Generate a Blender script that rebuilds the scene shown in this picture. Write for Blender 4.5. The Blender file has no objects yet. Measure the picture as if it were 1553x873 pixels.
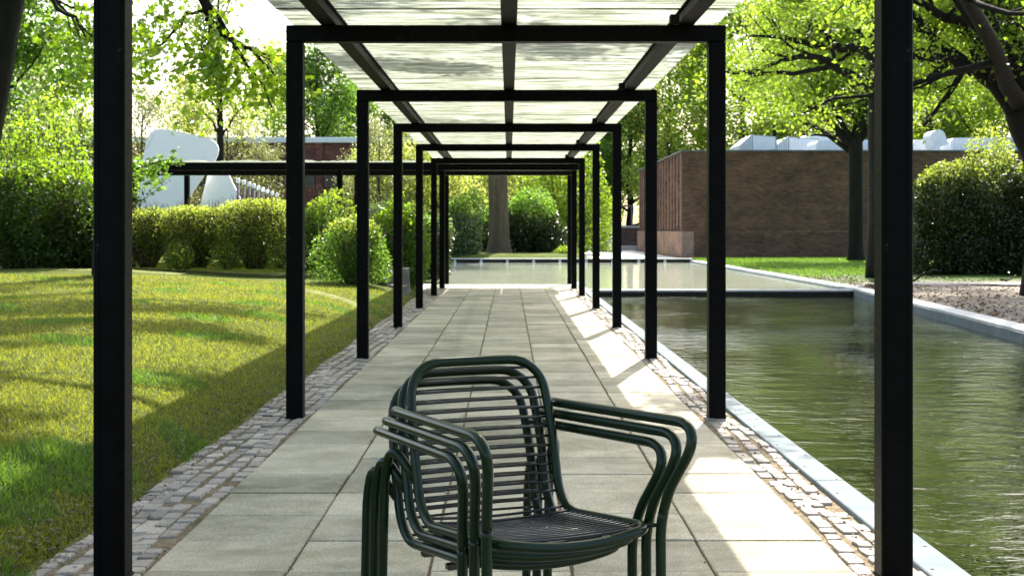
import bpy, math, random
import numpy as np
from mathutils import Vector, Matrix

PI = math.pi
S = bpy.context.scene
COL = S.collection
rng = np.random.default_rng(7)
random.seed(7)
F = 2160.0          # focal length in photograph pixels
EYE = 1.2


def W(px, py, Y):
    """world point seen at photograph pixel (px, py) at distance Y"""
    return np.array([(px - 772) * Y / F, Y, EYE + (348 - py) * Y / F])


# ---------------------------------------------------------------- materials
class NT:
    def __init__(s, name):
        s.m = bpy.data.materials.new(name)
        s.m.use_nodes = True
        s.t = s.m.node_tree
        s.t.nodes.clear()
        s.out = s.n('ShaderNodeOutputMaterial')

    def n(s, kind, **kw):
        nd = s.t.nodes.new(kind)
        for k, v in kw.items():
            setattr(nd, k, v)
        return nd

    def l(s, a, b):
        s.t.links.new(a, b)

    def set(s, nd, **kw):
        for k, v in kw.items():
            nd.inputs[k.replace('_', ' ')].default_value = v
        return nd

    def coord(s, kind='Object', scale=(1, 1, 1), rot=(0, 0, 0)):
        tc = s.n('ShaderNodeTexCoord')
        mp = s.n('ShaderNodeMapping')
        mp.inputs['Scale'].default_value = scale
        mp.inputs['Rotation'].default_value = rot
        s.l(tc.outputs[kind], mp.inputs['Vector'])
        return mp.outputs[0]

    def noise(s, vec, scale, detail=4, rough=.55, dist=0):
        nd = s.n('ShaderNodeTexNoise')
        s.l(vec, nd.inputs['Vector'])
        nd.inputs['Scale'].default_value = scale
        nd.inputs['Detail'].default_value = detail
        nd.inputs['Roughness'].default_value = rough
        nd.inputs['Distortion'].default_value = dist
        return nd.outputs['Fac']

    def ramp(s, fac, stops):
        r = s.n('ShaderNodeValToRGB')
        e = r.color_ramp.elements
        while len(e) < len(stops):
            e.new(.5)
        for el, (p, c) in zip(e, stops):
            el.position = p
            el.color = (c, c, c, 1) if isinstance(c, (int, float)) else (*c, 1)
        s.l(fac, r.inputs[0])
        return r.outputs[0]

    def mix(s, fac, a, b, mode='MIX'):
        m = s.n('ShaderNodeMix', data_type='RGBA', blend_type=mode)
        for i, v in ((0, fac), (6, a), (7, b)):
            if isinstance(v, (int, float)):
                m.inputs[i].default_value = v if i == 0 else (v, v, v, 1)
            elif isinstance(v, tuple):
                m.inputs[i].default_value = (*v, 1)
            else:
                s.l(v, m.inputs[i])
        return m.outputs[2]

    def math(s, op, a, b=0.0):
        m = s.n('ShaderNodeMath', operation=op)
        for i, v in ((0, a), (1, b)):
            if isinstance(v, (int, float)):
                m.inputs[i].default_value = v
            else:
                s.l(v, m.inputs[i])
        return m.outputs[0]

    def bump(s, h, dist=.01, strength=.5):
        b = s.n('ShaderNodeBump')
        b.inputs['Strength'].default_value = strength
        b.inputs['Distance'].default_value = dist
        s.l(h, b.inputs['Height'])
        return b.outputs[0]

    def pbr(s, col, rough=.7, bump=None, spec=.5, metal=0.0, coat=0.0):
        p = s.n('ShaderNodeBsdfPrincipled')
        for key, v in (('Base Color', col), ('Roughness', rough)):
            if isinstance(v, tuple):
                p.inputs[key].default_value = (*v, 1)
            elif isinstance(v, (int, float)):
                p.inputs[key].default_value = v
            else:
                s.l(v, p.inputs[key])
        p.inputs['Specular IOR Level'].default_value = spec
        p.inputs['Metallic'].default_value = metal
        p.inputs['Coat Weight'].default_value = coat
        if bump is not None:
            s.l(bump, p.inputs['Normal'])
        s.l(p.outputs[0], s.out.inputs[0])
        return p


def attr(nt, name):
    a = nt.n('ShaderNodeAttribute', attribute_name=name)
    return a.outputs['Fac']


def mat_simple(name, col, rough=.7, var=.15, scale=6, spec=.5, bumpd=0, metal=0.0, coat=0.0):
    nt = NT(name)
    v = nt.coord()
    f = nt.noise(v, scale, 5)
    lo = tuple(c * (1 - var) for c in col)
    hi = tuple(min(1, c * (1 + var)) for c in col)
    c = nt.ramp(f, [(.3, lo), (.7, hi)])
    b = nt.bump(nt.noise(v, scale * 6, 5), bumpd) if bumpd else None
    nt.pbr(c, rough, b, spec, metal, coat)
    return nt.m


def mat_leaf(name, dark, light, trans, tw=.5, gloss=.35):
    nt = NT(name)
    g = nt.n('ShaderNodeNewGeometry')
    r = g.outputs['Random Per Island']
    c1 = nt.ramp(r, [(0, dark), (1, light)])
    tr = nt.mix(r, tuple(t * .62 for t in trans), trans)
    p = nt.n('ShaderNodeBsdfPrincipled')
    nt.l(c1, p.inputs['Base Color'])
    p.inputs['Roughness'].default_value = gloss
    p.inputs['Specular IOR Level'].default_value = .45
    t = nt.n('ShaderNodeBsdfTranslucent')
    nt.l(tr, t.inputs[0])
    m = nt.n('ShaderNodeMixShader')
    m.inputs[0].default_value = tw
    nt.l(p.outputs[0], m.inputs[1])
    nt.l(t.outputs[0], m.inputs[2])
    nt.l(m.outputs[0], nt.out.inputs[0])
    return nt.m


def mat_bark(name, col, scale=9):
    nt = NT(name)
    v = nt.coord(scale=(1, 1, .18))
    f = nt.noise(v, scale, 6, .65, .6)
    f2 = nt.noise(nt.coord(), 1.3, 3)
    c = nt.ramp(f, [(.3, tuple(x * .45 for x in col)), (.7, tuple(x * 1.35 for x in col))])
    c = nt.mix(nt.math('MULTIPLY', f2, .5), c, (col[0] * .7, col[1] * .95, col[2] * .6))
    nt.pbr(c, .9, nt.bump(f, .03, .8), .2)
    return nt.m


def mat_brick(name, axes, cols, mortar):
    nt = NT(name)
    tc = nt.n('ShaderNodeTexCoord')
    sp = nt.n('ShaderNodeSeparateXYZ')
    cb = nt.n('ShaderNodeCombineXYZ')
    nt.l(tc.outputs['Object'], sp.inputs[0])
    nt.l(sp.outputs[axes[0]], cb.inputs[0])
    nt.l(sp.outputs[axes[1]], cb.inputs[1])
    b = nt.n('ShaderNodeTexBrick')
    nt.l(cb.outputs[0], b.inputs['Vector'])
    b.inputs['Color1'].default_value = (*cols[0], 1)
    b.inputs['Color2'].default_value = (*cols[1], 1)
    b.inputs['Mortar'].default_value = (*mortar, 1)
    b.inputs['Scale'].default_value = 1
    b.inputs['Brick Width'].default_value = .24
    b.inputs['Row Height'].default_value = .075
    b.inputs['Mortar Size'].default_value = .007
    b.inputs['Bias'].default_value = -.1
    v = nt.coord()
    n1 = nt.noise(nt.coord(scale=(1, 1, 2.2)), .8, 6, .7)
    n2 = nt.noise(nt.coord(scale=(1, 1, 3)), 4, 5, .7)
    c = nt.mix(1.0, b.outputs[0], nt.ramp(n1, [(.3, (.55, .57, .6)), (.7, (1.5, 1.32, 1.15))]), 'MULTIPLY')
    c = nt.mix(1.0, c, nt.ramp(n2, [(.3, .75), (.7, 1.25)]), 'MULTIPLY')
    nt.pbr(c, .9, nt.bump(b.outputs['Fac'], -.006, .6), .2)
    return nt.m


M = {}

# pre-cast slabs with exposed aggregate
nt = NT('slab_concrete')
v = nt.coord()
sp = nt.noise(v, 120, 4, .9)
st = nt.noise(v, 2.2, 6, .65)
st2 = nt.noise(v, 11, 4, .6)
st3 = nt.noise(v, .7, 5, .7, .8)
base = nt.ramp(sp, [(.30, (.14, .12, .08)), (.5, (.455, .415, .325)), (.70, (.70, .655, .56))])
base = nt.mix(1.0, base, nt.ramp(attr(nt, 'tint'), [(0, (.72, .72, .68)), (1, (1.16, 1.14, 1.08))]), 'MULTIPLY')
base = nt.mix(1.0, base, nt.ramp(st, [(.3, (.64, .64, .56)), (.6, (1.06, 1.06, 1.05))]), 'MULTIPLY')
base = nt.mix(1.0, base, nt.ramp(st3, [(.34, (.70, .70, .64)), (.5, (1, 1, 1))]), 'MULTIPLY')
base = nt.mix(1.0, base, nt.ramp(st2, [(.3, .90), (.6, 1.04)]), 'MULTIPLY')
nt.pbr(base, .82, nt.bump(sp, .0018, .7), .35)
M['slab'] = nt.m

nt = NT('joint_dirt')
v = nt.coord()
f = nt.noise(v, 30, 5, .7)
f2 = nt.noise(v, 3, 4, .6)
c = nt.ramp(f, [(.3, (.08, .06, .038)), (.7, (.30, .235, .15))])
c = nt.mix(nt.ramp(f2, [(.5, 0.0), (.65, .7)]), c, (.07, .08, .025))
nt.pbr(c, .95, nt.bump(f, .006), .1)
M['dirt'] = nt.m

nt = NT('granite_sett')
v = nt.coord()
f = nt.noise(v, 90, 4, .7)
f2 = nt.noise(v, 9, 4, .6)
c = nt.ramp(f, [(.3, (.22, .195, .165)), (.7, (.42, .385, .34))])
c = nt.mix(1.0, c, nt.ramp(attr(nt, 'tint'), [(0, (.60, .59, .56)), (.6, (.97, .95, .93)), (1, (1.25, 1.2, 1.14))]), 'MULTIPLY')
c = nt.mix(nt.ramp(f2, [(.55, 0.0), (.72, .55)]), c, (.12, .10, .06))
nt.pbr(c, .75, nt.bump(f2, .006, .6), .4)
M['sett'] = nt.m

nt = NT('black_steel_paint')
v = nt.coord()
f = nt.noise(v, 14, 6, .7)
f2 = nt.noise(v, 60, 4, .7)
c = nt.ramp(f, [(.45, (.0012, .0012, .0013)), (.75, (.004, .004, .004))])
c = nt.mix(nt.ramp(f, [(.67, 0.0), (.70, .7)]), c, (.05, .05, .046))
nt.pbr(c, nt.ramp(f2, [(.3, .38), (.7, .55)]), nt.bump(f2, .0008, .4), .07)
M['steel'] = nt.m

nt = NT('purlin_paint')
v = nt.coord()
f = nt.noise(v, 10, 6, .7)
c = nt.ramp(f, [(.4, (.003, .003, .003)), (.76, (.020, .017, .015))])
nt.pbr(c, .6, None, .12)
M['purlin'] = nt.m

# translucent ribbed roof sheet with streaks of algae and rib refraction painted into its colour
nt = NT('fibreglass_sheet')
v = nt.coord(scale=(1.1, 16, 1))
f = nt.noise(v, 1.6, 6, .68, .35)
fb = nt.noise(nt.coord(scale=(.9, 3.2, 1)), 1.7, 4, .6, .3)
c = nt.ramp(f, [(.34, (.060, .062, .040)), (.47, (.18, .195, .15)), (.62, (.37, .395, .345))])
c = nt.mix(nt.ramp(fb, [(.42, 0.0), (.68, .5)]), c, (.10, .12, .07))
tr = nt.n('ShaderNodeBsdfTranslucent')
nt.l(c, tr.inputs[0])
gl = nt.n('ShaderNodeBsdfGlossy')
gl.inputs['Roughness'].default_value = .25
gl.inputs[0].default_value = (.8, .85, .8, 1)
tp = nt.n('ShaderNodeBsdfTransparent')
tp.inputs[0].default_value = (.85, .9, .85, 1)
m1 = nt.n('ShaderNodeMixShader')
m1.inputs[0].default_value = .10
nt.l(tr.outputs[0], m1.inputs[1])
nt.l(gl.outputs[0], m1.inputs[2])
m2 = nt.n('ShaderNodeMixShader')
nt.l(nt.ramp(f, [(.45, .02), (.7, .12)]), m2.inputs[0])
nt.l(m1.outputs[0], m2.inputs[1])
nt.l(tp.outputs[0], m2.inputs[2])
nt.l(m2.outputs[0], nt.out.inputs[0])
M['sheet'] = nt.m

nt = NT('green_chair_lacquer')
v = nt.coord()
f = nt.noise(v, 40, 3)
c = nt.ramp(f, [(.3, (.0022, .0140, .0038)), (.7, (.003, .019, .005))])
nt.pbr(c, .28, None, .30)
M['green'] = nt.m
nt = NT('chair_rod_lacquer')
f = nt.noise(nt.coord(), 40, 3)
c = nt.ramp(f, [(.3, (.006, .007, .008)), (.7, (.010, .011, .012))])
nt.pbr(c, .25, None, .5, coat=.3)
M['rod'] = nt.m

# zinc pool coping
nt = NT('zinc_coping')
v = nt.coord()
f = nt.noise(v, 5, 5, .6)
f2 = nt.noise(v, 60, 3)
c = nt.ramp(f, [(.3, (.13, .165, .175)), (.7, (.20, .235, .245))])
nt.pbr(c, .8, nt.bump(f2, .0008, .4), .12)
M['zinc'] = nt.m
M['rivet'] = mat_simple('rivet_brown', (.10, .085, .07), .6)

# lawn
nt = NT('lawn_grass')
v = nt.coord()
a = nt.noise(v, 1.1, 5, .65)
b = nt.noise(v, 55, 5, .75)
d = nt.noise(v, 6, 5, .7)
c = nt.ramp(b, [(.28, (.022, .028, .006)), (.5, (.095, .12, .018)), (.75, (.21, .235, .045))])
c = nt.mix(nt.ramp(a, [(.5, 0.0), (.68, .8)]), c, nt.ramp(b, [(.3, (.020, .045, .008)), (.7, (.085, .15, .022))]))
c = nt.mix(nt.ramp(d, [(.60, 0.0), (.74, .55)]), c, (.10, .07, .03))
nt.pbr(c, .95, nt.bump(b, .025, .9), .1)
M['lawn'] = nt.m

# bank with bare soil, leaf litter and patches of grass
nt = NT('bank_soil')
v = nt.coord()
a = nt.noise(v, .35, 5, .65)
b = nt.noise(v, 22, 6, .75)
d = nt.noise(nt.coord(scale=(.5, 1.3, 1)), 1.6, 6, .7)
soil = nt.ramp(b, [(.3, (.07, .055, .038)), (.5, (.24, .20, .16)), (.72, (.50, .45, .40))])  # soil mottling, brightened to carry dappled light in its colour
grs = nt.ramp(b, [(.3, (.022, .05, .008)), (.7, (.10, .17, .025))])
sx = nt.n('ShaderNodeSeparateXYZ')
tc = nt.n('ShaderNodeTexCoord')
nt.l(tc.outputs['Object'], sx.inputs[0])
far = nt.ramp(nt.math('MULTIPLY', nt.math('ADD', sx.outputs[1], nt.math('MULTIPLY', sx.outputs[0], -.25)), .02), [(.56, 0.0), (.66, .62)])
gf = nt.ramp(nt.math('ADD', d, far), [(.58, 0.0), (.68, 1.0)])
c = nt.mix(gf, soil, grs)
nt.pbr(c, .95, nt.bump(b, .03, .8), .1)
M['bank'] = nt.m

M['pale_path'] = mat_simple('pale_gravel', (.42, .39, .34), .9, .25, 9, .2, .004)
M['lawn_strip'] = mat_simple('lawn_strip', (.17, .18, .06), .95, .4, 5, .1, .01)
M['concrete'] = mat_simple('pale_concrete', (.52, .51, .48), .8, .14, 5, .3, .002)
M['dark_stone'] = mat_simple('dark_wet_stone', (.022, .021, .018), .7, .4, 9, .1, .01)
M['stone'] = mat_simple('grey_stone', (.22, .20, .19), .85, .35, 5, .3, .02)
M['pale_stone'] = mat_simple('pale_stone', (.60, .60, .59), .8, .12, 8, .3, .01)


def mat_water(name, base, amp, rough, sc, bed):
    nt = NT(name)
    tc = nt.n('ShaderNodeTexCoord')
    mp = nt.n('ShaderNodeMapping')
    mp.inputs['Scale'].default_value = (.8, 1.15, 1)
    mp.inputs['Rotation'].default_value = (0, 0, math.radians(14))
    nt.l(tc.outputs['Object'], mp.inputs[0])
    a = nt.noise(mp.outputs[0], sc, 3, .55, .4)
    b = nt.noise(mp.outputs[0], sc * 4.2, 3, .6, .3)
    calm = nt.ramp(nt.noise(nt.coord(scale=(.5, .35, 1)), .9, 3), [(.35, .35), (.65, 1.0)])
    h = nt.math('MULTIPLY', nt.math('ADD', a, nt.math('MULTIPLY', b, .22)), calm)
    bedn = nt.noise(nt.coord(scale=(1, 1, 1)), 2.4, 6, .72, .5)
    sparkf = nt.noise(nt.coord(), 26, 3, .8)
    c = nt.ramp(bedn, [(.32, base), (.6, bed)])
    c = nt.mix(nt.ramp(sparkf, [(.62, 0.0), (.72, .6)]), c, tuple(min(1, x * 2.6) for x in bed))  # pale flecks in the bed colour stand in for surface sparkle
    p = nt.pbr(c, rough, nt.bump(h, amp, 1.0), .5)
    p.inputs['IOR'].default_value = 1.33
    return nt.m


M['water'] = mat_water('pond_water', (.004, .007, .002), .021, .015, 4.4, (.024, .030, .008))
M['water_up'] = mat_water('upper_pond_water', (.40, .43, .31), .010, .05, 2.0, (.52, .55, .42))  # pale base colour carries the bright sky glare on this pond

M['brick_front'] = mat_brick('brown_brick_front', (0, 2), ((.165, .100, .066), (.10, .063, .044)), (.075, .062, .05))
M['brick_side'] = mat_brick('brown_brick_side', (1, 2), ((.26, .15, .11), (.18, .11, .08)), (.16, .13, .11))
M['brick_plinth'] = mat_brick('lightened_brick_plinth', (1, 2), ((.36, .235, .175), (.30, .19, .14)), (.30, .24, .19))  # brick lightened: light reflected onto the lower wall is in the colour
M['brick_red'] = mat_brick('red_brick', (0, 2), ((.20, .085, .070), (.14, .062, .052)), (.11, .08, .07))
M['brick_wall'] = mat_brick('grey_brick_wall', (0, 2), ((.17, .12, .10), (.12, .09, .08)), (.12, .10, .09))
M['coping_dark'] = mat_simple('lead_coping', (.10, .13, .14), .5)
M['white_metal'] = mat_simple('white_metal', (.78, .80, .81), .4, .04, 3)
M['grey_metal'] = mat_simple('ribbed_grey_metal', (.42, .46, .46), .45, .1, 3)
M['white_paint'] = mat_simple('white_sculpture_paint', (.90, .91, .92), .45, .03, 2)
M['window_glass'] = mat_simple('dark_window_glass', (.02, .025, .024), .06, .2, 2)

M['bark'] = mat_bark('bark_brown', (.085, .062, .045))
M['bark_dark'] = mat_bark('bark_dark', (.014, .012, .009))
M['bark_grey'] = mat_bark('bark_grey', (.105, .078, .055), 6)
M['twig'] = mat_bark('twig_brown', (.13, .085, .045))

M['lf_maple'] = mat_leaf('leaf_maple', (.035, .075, .008), (.085, .135, .014), (.44, .70, .03), .55)
M['lf_oak'] = mat_leaf('leaf_fresh', (.040, .075, .008), (.090, .130, .016), (.46, .68, .045), .55)
M['lf_yellow'] = mat_leaf('leaf_yellow', (.080, .100, .018), (.140, .140, .035), (.70, .82, .15), .55)
M['lf_mid'] = mat_leaf('leaf_mid', (.022, .060, .010), (.060, .110, .018), (0.300, 0.550, 0.050), .5)
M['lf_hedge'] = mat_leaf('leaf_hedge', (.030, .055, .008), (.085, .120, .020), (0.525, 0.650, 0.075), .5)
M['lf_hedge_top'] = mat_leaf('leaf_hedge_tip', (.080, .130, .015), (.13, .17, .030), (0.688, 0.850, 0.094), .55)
M['lf_dark'] = mat_leaf('leaf_evergreen', (.010, .022, .005), (.030, .052, .010), (.10, .17, .015), .25, .28)
M['lf_bush'] = mat_leaf('leaf_bush', (.014, .036, .006), (.040, .075, .012), (.16, .30, .025), .45)
M['lf_brown'] = mat_leaf('leaf_bronze', (.06, .065, .02), (.11, .115, .035), (.40, .45, .13), .5)
M['lf_glossy'] = mat_leaf('leaf_glossy', (.030, .060, .018), (.10, .13, .07), (.22, .36, .06), .3, .2)
M['lf_litter'] = mat_leaf('leaf_litter', (.07, .045, .022), (.24, .19, .13), (.2, .14, .06), .2, .7)
M['blade'] = mat_leaf('grass_blade', (.045, .066, .010), (.16, .170, .030), (.48, .52, .045), .45, .6)
M['blade_green'] = mat_leaf('grass_blade_green', (.030, .070, .010), (.08, .14, .020), (.26, .46, .040), .45, .5)


# ---------------------------------------------------------------- mesh helpers
def link(name, me, mat=None, parent=None):
    o = bpy.data.objects.new(name, me)
    COL.objects.link(o)
    if mat is not None and me is not None:
        me.materials.append(mat)
    if parent is not None:
        o.parent = parent
    return o


def tag(o, label=None, cat=None, group=None, kind=None):
    if label:
        o['label'] = label
    if cat:
        o['category'] = cat
    if group:
        o['group'] = group
    if kind:
        o['kind'] = kind
    return o


def empty(name, loc, label, cat, group=None, rz=0):
    o = bpy.data.objects.new(name, None)
    COL.objects.link(o)
    o.empty_display_size = .2
    o.location = loc
    o.rotation_euler = (0, 0, rz)
    return tag(o, label, cat, group)


class MB:
    """collects vertices and faces (any polygon size) into one mesh"""
    def __init__(s):
        s.v = []
        s.n = 0
        s.f = []
        s.tint = []

    def add(s, verts, faces, tint=None):
        verts = np.asarray(verts, float).reshape(-1, 3)
        s.v.append(verts)
        b = s.n
        for f in faces:
            s.f.append([i + b for i in f])
            s.tint.append(0.5 if tint is None else tint)
        s.n += len(verts)

    def box(s, x0, x1, y0, y1, z0, z1, tint=None):
        v = [(x0, y0, z0), (x1, y0, z0), (x1, y1, z0), (x0, y1, z0), (x0, y0, z1), (x1, y0, z1), (x1, y1, z1), (x0, y1, z1)]
        s.add(v, [(0, 3, 2, 1), (4, 5, 6, 7), (0, 1, 5, 4), (1, 2, 6, 5), (2, 3, 7, 6), (3, 0, 4, 7)], tint)

    def cbox(s, x0, x1, y0, y1, z0, z1, c=.004, tint=None):
        """box with chamfered vertical edges and chamfered rims"""
        def ring(i, z):
            return [(x0 + i + c, y0 + i, z), (x1 - i - c, y0 + i, z), (x1 - i, y0 + i + c, z), (x1 - i, y1 - i - c, z),
                    (x1 - i - c, y1 - i, z), (x0 + i + c, y1 - i, z), (x0 + i, y1 - i - c, z), (x0 + i, y0 + i + c, z)]
        v = ring(c, z0) + ring(0, z0 + c) + ring(0, z1 - c) + ring(c, z1)
        f = []
        for k in range(3):
            for i in range(8):
                j = (i + 1) % 8
                f.append((k * 8 + i, k * 8 + j, k * 8 + 8 + j, k * 8 + 8 + i))
        f.append(tuple(range(7, -1, -1)))
        f.append(tuple(range(24, 32)))
        s.add(v, f, tint)

    def tube(s, pts, rad, sides=8, cap=True, closed=False):
        pts = np.asarray(pts, float)
        n = len(pts)
        rad = np.broadcast_to(np.asarray(rad, float), (n,))
        if closed:
            tan = np.roll(pts, -1, 0) - np.roll(pts, 1, 0)
        else:
            tan = np.gradient(pts, axis=0)
        tan /= np.linalg.norm(tan, axis=1)[:, None] + 1e-12
        nrm = np.cross(tan[0], (0.31, .17, .93))
        if np.linalg.norm(nrm) < .1:
            nrm = np.cross(tan[0], (1, 0, 0))
        nrm /= np.linalg.norm(nrm)
        N = [nrm]
        for i in range(1, n):
            q = N[-1] - tan[i] * np.dot(N[-1], tan[i])
            q /= np.linalg.norm(q) + 1e-12
            N.append(q)
        N = np.array(N)
        if closed:      # spread the twist left over
            q = N[-1] - tan[0] * np.dot(N[-1], tan[0])
            q /= np.linalg.norm(q)
            ang = math.atan2(np.dot(np.cross(q, N[0]), tan[0]), np.dot(q, N[0]))
            for i in range(n):
                a = ang * i / n
                N[i] = N[i] * math.cos(a) + np.cross(tan[i], N[i]) * math.sin(a)
        B = np.cross(tan, N)
        th = np.arange(sides) * 2 * PI / sides
        V = pts[:, None] + rad[:, None, None] * (np.cos(th)[None, :, None] * N[:, None] + np.sin(th)[None, :, None] * B[:, None])
        f = []
        m = n if closed else n - 1
        for i in range(m):
            a = i * sides
            b = ((i + 1) % n) * sides
            for j in range(sides):
                k = (j + 1) % sides
                f.append((a + j, a + k, b + k, b + j))
        if cap and not closed:
            f.append(tuple(range(sides - 1, -1, -1)))
            f.append(tuple((n - 1) * sides + j for j in range(sides)))
        s.add(V.reshape(-1, 3), f)

    def lathe(s, prof, c=(0, 0, 0), sides=24):
        v = []
        for r, z in prof:
            for j in range(sides):
                a = 2 * PI * j / sides
                v.append((c[0] + r * math.cos(a), c[1] + r * math.sin(a), c[2] + z))
        f = []
        for i in range(len(prof) - 1):
            for j in range(sides):
                k = (j + 1) % sides
                f.append((i * sides + j, i * sides + k, (i + 1) * sides + k, (i + 1) * sides + j))
        f.append(tuple(range(sides - 1, -1, -1)))
        f.append(tuple((len(prof) - 1) * sides + j for j in range(sides)))
        s.add(v, f)

    def prism(s, outline, thick, mapf):
        """outline in 2-D, extruded along the third axis; mapf(u, v, w) -> xyz"""
        n = len(outline)
        v = [mapf(u, w, -thick / 2) for u, w in outline] + [mapf(u, w, thick / 2) for u, w in outline]
        f = [tuple(range(n - 1, -1, -1)), tuple(range(n, 2 * n))]
        for i in range(n):
            j = (i + 1) % n
            f.append((i, j, n + j, n + i))
        s.add(v, f)

    def build(s, name, mat, parent=None, smooth=False, tint=False):
        me = bpy.data.meshes.new(name)
        V = np.concatenate(s.v)
        me.from_pydata(V.tolist(), [], s.f)
        me.update()
        if smooth:
            me.polygons.foreach_set('use_smooth', np.ones(len(s.f), bool))
        if tint:
            a = me.attributes.new('tint', 'FLOAT', 'FACE')
            a.data.foreach_set('value', np.array(s.tint, 'f'))
        return link(name, me, mat, parent)


def fast_mesh(name, V, loops, sizes):
    me = bpy.data.meshes.new(name)
    V = np.ascontiguousarray(V, 'f')
    me.vertices.add(len(V))
    me.vertices.foreach_set('co', V.ravel())
    me.loops.add(len(loops))
    me.loops.foreach_set('vertex_index', np.ascontiguousarray(loops, 'i'))
    me.polygons.add(len(sizes))
    st = np.concatenate([[0], np.cumsum(sizes)[:-1]])
    me.polygons.foreach_set('loop_start', st.astype('i'))
    me.update(calc_edges=True)
    return me


LEAF_SIMPLE = (np.array([(0, 0, 0), (.45, .30, .07), (1, 0, 0), (.45, -.30, .07)]), [(0, 2, 1), (0, 3, 2)])
LEAF_OVAL = (np.array([(0, 0, 0), (.3, .24, .05), (.7, .22, .05), (1, 0, -.04), (.7, -.22, .05), (.3, -.24, .05)]), [(0, 3, 2, 1), (0, 5, 4, 3)])
LEAF_LOBED = (np.array([(0, 0, 0), (.08, .36, .06), (.32, .24, .02), (.62, .50, .08), (.66, .17, .02), (1.02, 0, -.05),
                        (.66, -.17, .02), (.62, -.50, .08), (.32, -.24, .02), (.08, -.36, .06)]), [(0, 5, 4, 3, 2, 1), (0, 9, 8, 7, 6, 5)])


def leaf_mesh(name, C, size, rg, tmpl=LEAF_SIMPLE, flat=.0, var=.35):
    """one mesh of separate small leaves at the points C"""
    n = len(C)
    a = rg.normal(size=(n, 3))
    a[:, 2] = a[:, 2] * (1 - flat) - .15
    a /= np.linalg.norm(a, axis=1)[:, None]
    b = rg.normal(size=(n, 3))
    b[:, 2] *= (1 - flat)
    c = np.cross(a, b)
    c /= np.linalg.norm(c, axis=1)[:, None] + 1e-9
    b = np.cross(c, a)
    T, faces = tmpl
    sz = size * (1 + var * rg.uniform(-1, 1, n))
    V = C[:, None] + sz[:, None, None] * (T[None, :, 0:1] * a[:, None] + T[None, :, 1:2] * b[:, None] + T[None, :, 2:3] * c[:, None])
    k = len(T)
    loops = np.concatenate([np.array(f) for f in faces])
    L = (loops[None] + (np.arange(n) * k)[:, None]).ravel()
    sizes = np.tile([len(f) for f in faces], n)
    return fast_mesh(name, V.reshape(-1, 3), L, sizes)


# ---------------------------------------------------------------- trees
def wander(rg, p, d, L, n, wob, up):
    pts = [np.array(p, float)]
    d = np.array(d, float)
    d /= np.linalg.norm(d)
    for i in range(n):
        d = d + rg.normal(size=3) * wob + np.array([0, 0, up])
        d /= np.linalg.norm(d)
        pts.append(pts[-1] + d * L / n)
    return np.array(pts)


def side_dir(rg, t, ang):
    q = rg.normal(size=3)
    q -= t * np.dot(q, t)
    q /= np.linalg.norm(q)
    return t * math.cos(ang) + q * math.sin(ang)


def grow(rg, pts, r0, r1, lvl, maxl, tubes, tips, nch=(6, 5, 4), ang=(.9, .8, .8), ratio=.55, tmin=.25, up=.03, wob=.16):
    n = len(pts)
    rad = np.linspace(r0, r1, n)
    tubes.append((pts, rad, max(3, 11 - 3 * lvl)))
    seg = np.linalg.norm(np.diff(pts, axis=0), axis=1)
    L = seg.sum()
    if lvl >= maxl:
        tips.append(pts[1:])
        return
    k = nch[min(lvl, len(nch) - 1)]
    for i in range(k):
        t = tmin + (1 - tmin) * (i + rg.uniform(0, .9)) / k
        x = t * (n - 1)
        j = min(int(x), n - 2)
        p = pts[j] + (pts[j + 1] - pts[j]) * (x - j)
        tg = pts[j + 1] - pts[j]
        tg /= np.linalg.norm(tg)
        d = side_dir(rg, tg, ang[min(lvl, len(ang) - 1)] * rg.uniform(.7, 1.25))
        l = L * ratio * rg.uniform(.6, 1.15) * (1.1 - .45 * t)
        r = (r0 + (r1 - r0) * t) * .55
        sub = wander(rg, p, d, l, 5 if lvl < maxl - 1 else 4, wob, up)
        grow(rg, sub, r, r * .3, lvl + 1, maxl, tubes, tips, nch, ang, ratio, .2, up, wob)
    tips.append(pts[-2:])


def smooth_path(P, n=4):
    """Catmull-Rom through the points"""
    P = np.asarray(P, float)
    Q = np.vstack([2 * P[0] - P[1], P, 2 * P[-1] - P[-2]])
    out = []
    for i in range(1, len(Q) - 2):
        for t in np.arange(n) / n:
            a, b, c, d = Q[i - 1:i + 3]
            out.append(.5 * (2 * b + (c - a) * t + (2 * a - 5 * b + 4 * c - d) * t * t + (3 * b - a - 3 * c + d) * t ** 3))
    out.append(P[-1])
    return np.array(out)


def finish_tree(name, label, cat, group, base, tubes, tips, nleaf, size, leaf_mat, bark, rg, sigma=.18, tmpl=LEAF_SIMPLE, flat=.2):
    base = np.array(base, float)
    root = empty(name, base, label, cat, group)
    mb = MB()
    for pts, rad, sd in tubes:
        mb.tube(np.asarray(pts) - base, rad, sd)
    mb.build('trunk', M[bark], root, smooth=True)
    T = np.concatenate(tips) - base
    idx = rg.integers(0, len(T), nleaf)
    C = T[idx] + rg.normal(size=(nleaf, 3)) * sigma
    link('crown', leaf_mesh('crown', C, size, rg, tmpl, flat), M[leaf_mat], root)
    return root


def flare(r, h, k=.35):
    return r * (1 + k * math.exp(-h / .35))


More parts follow.
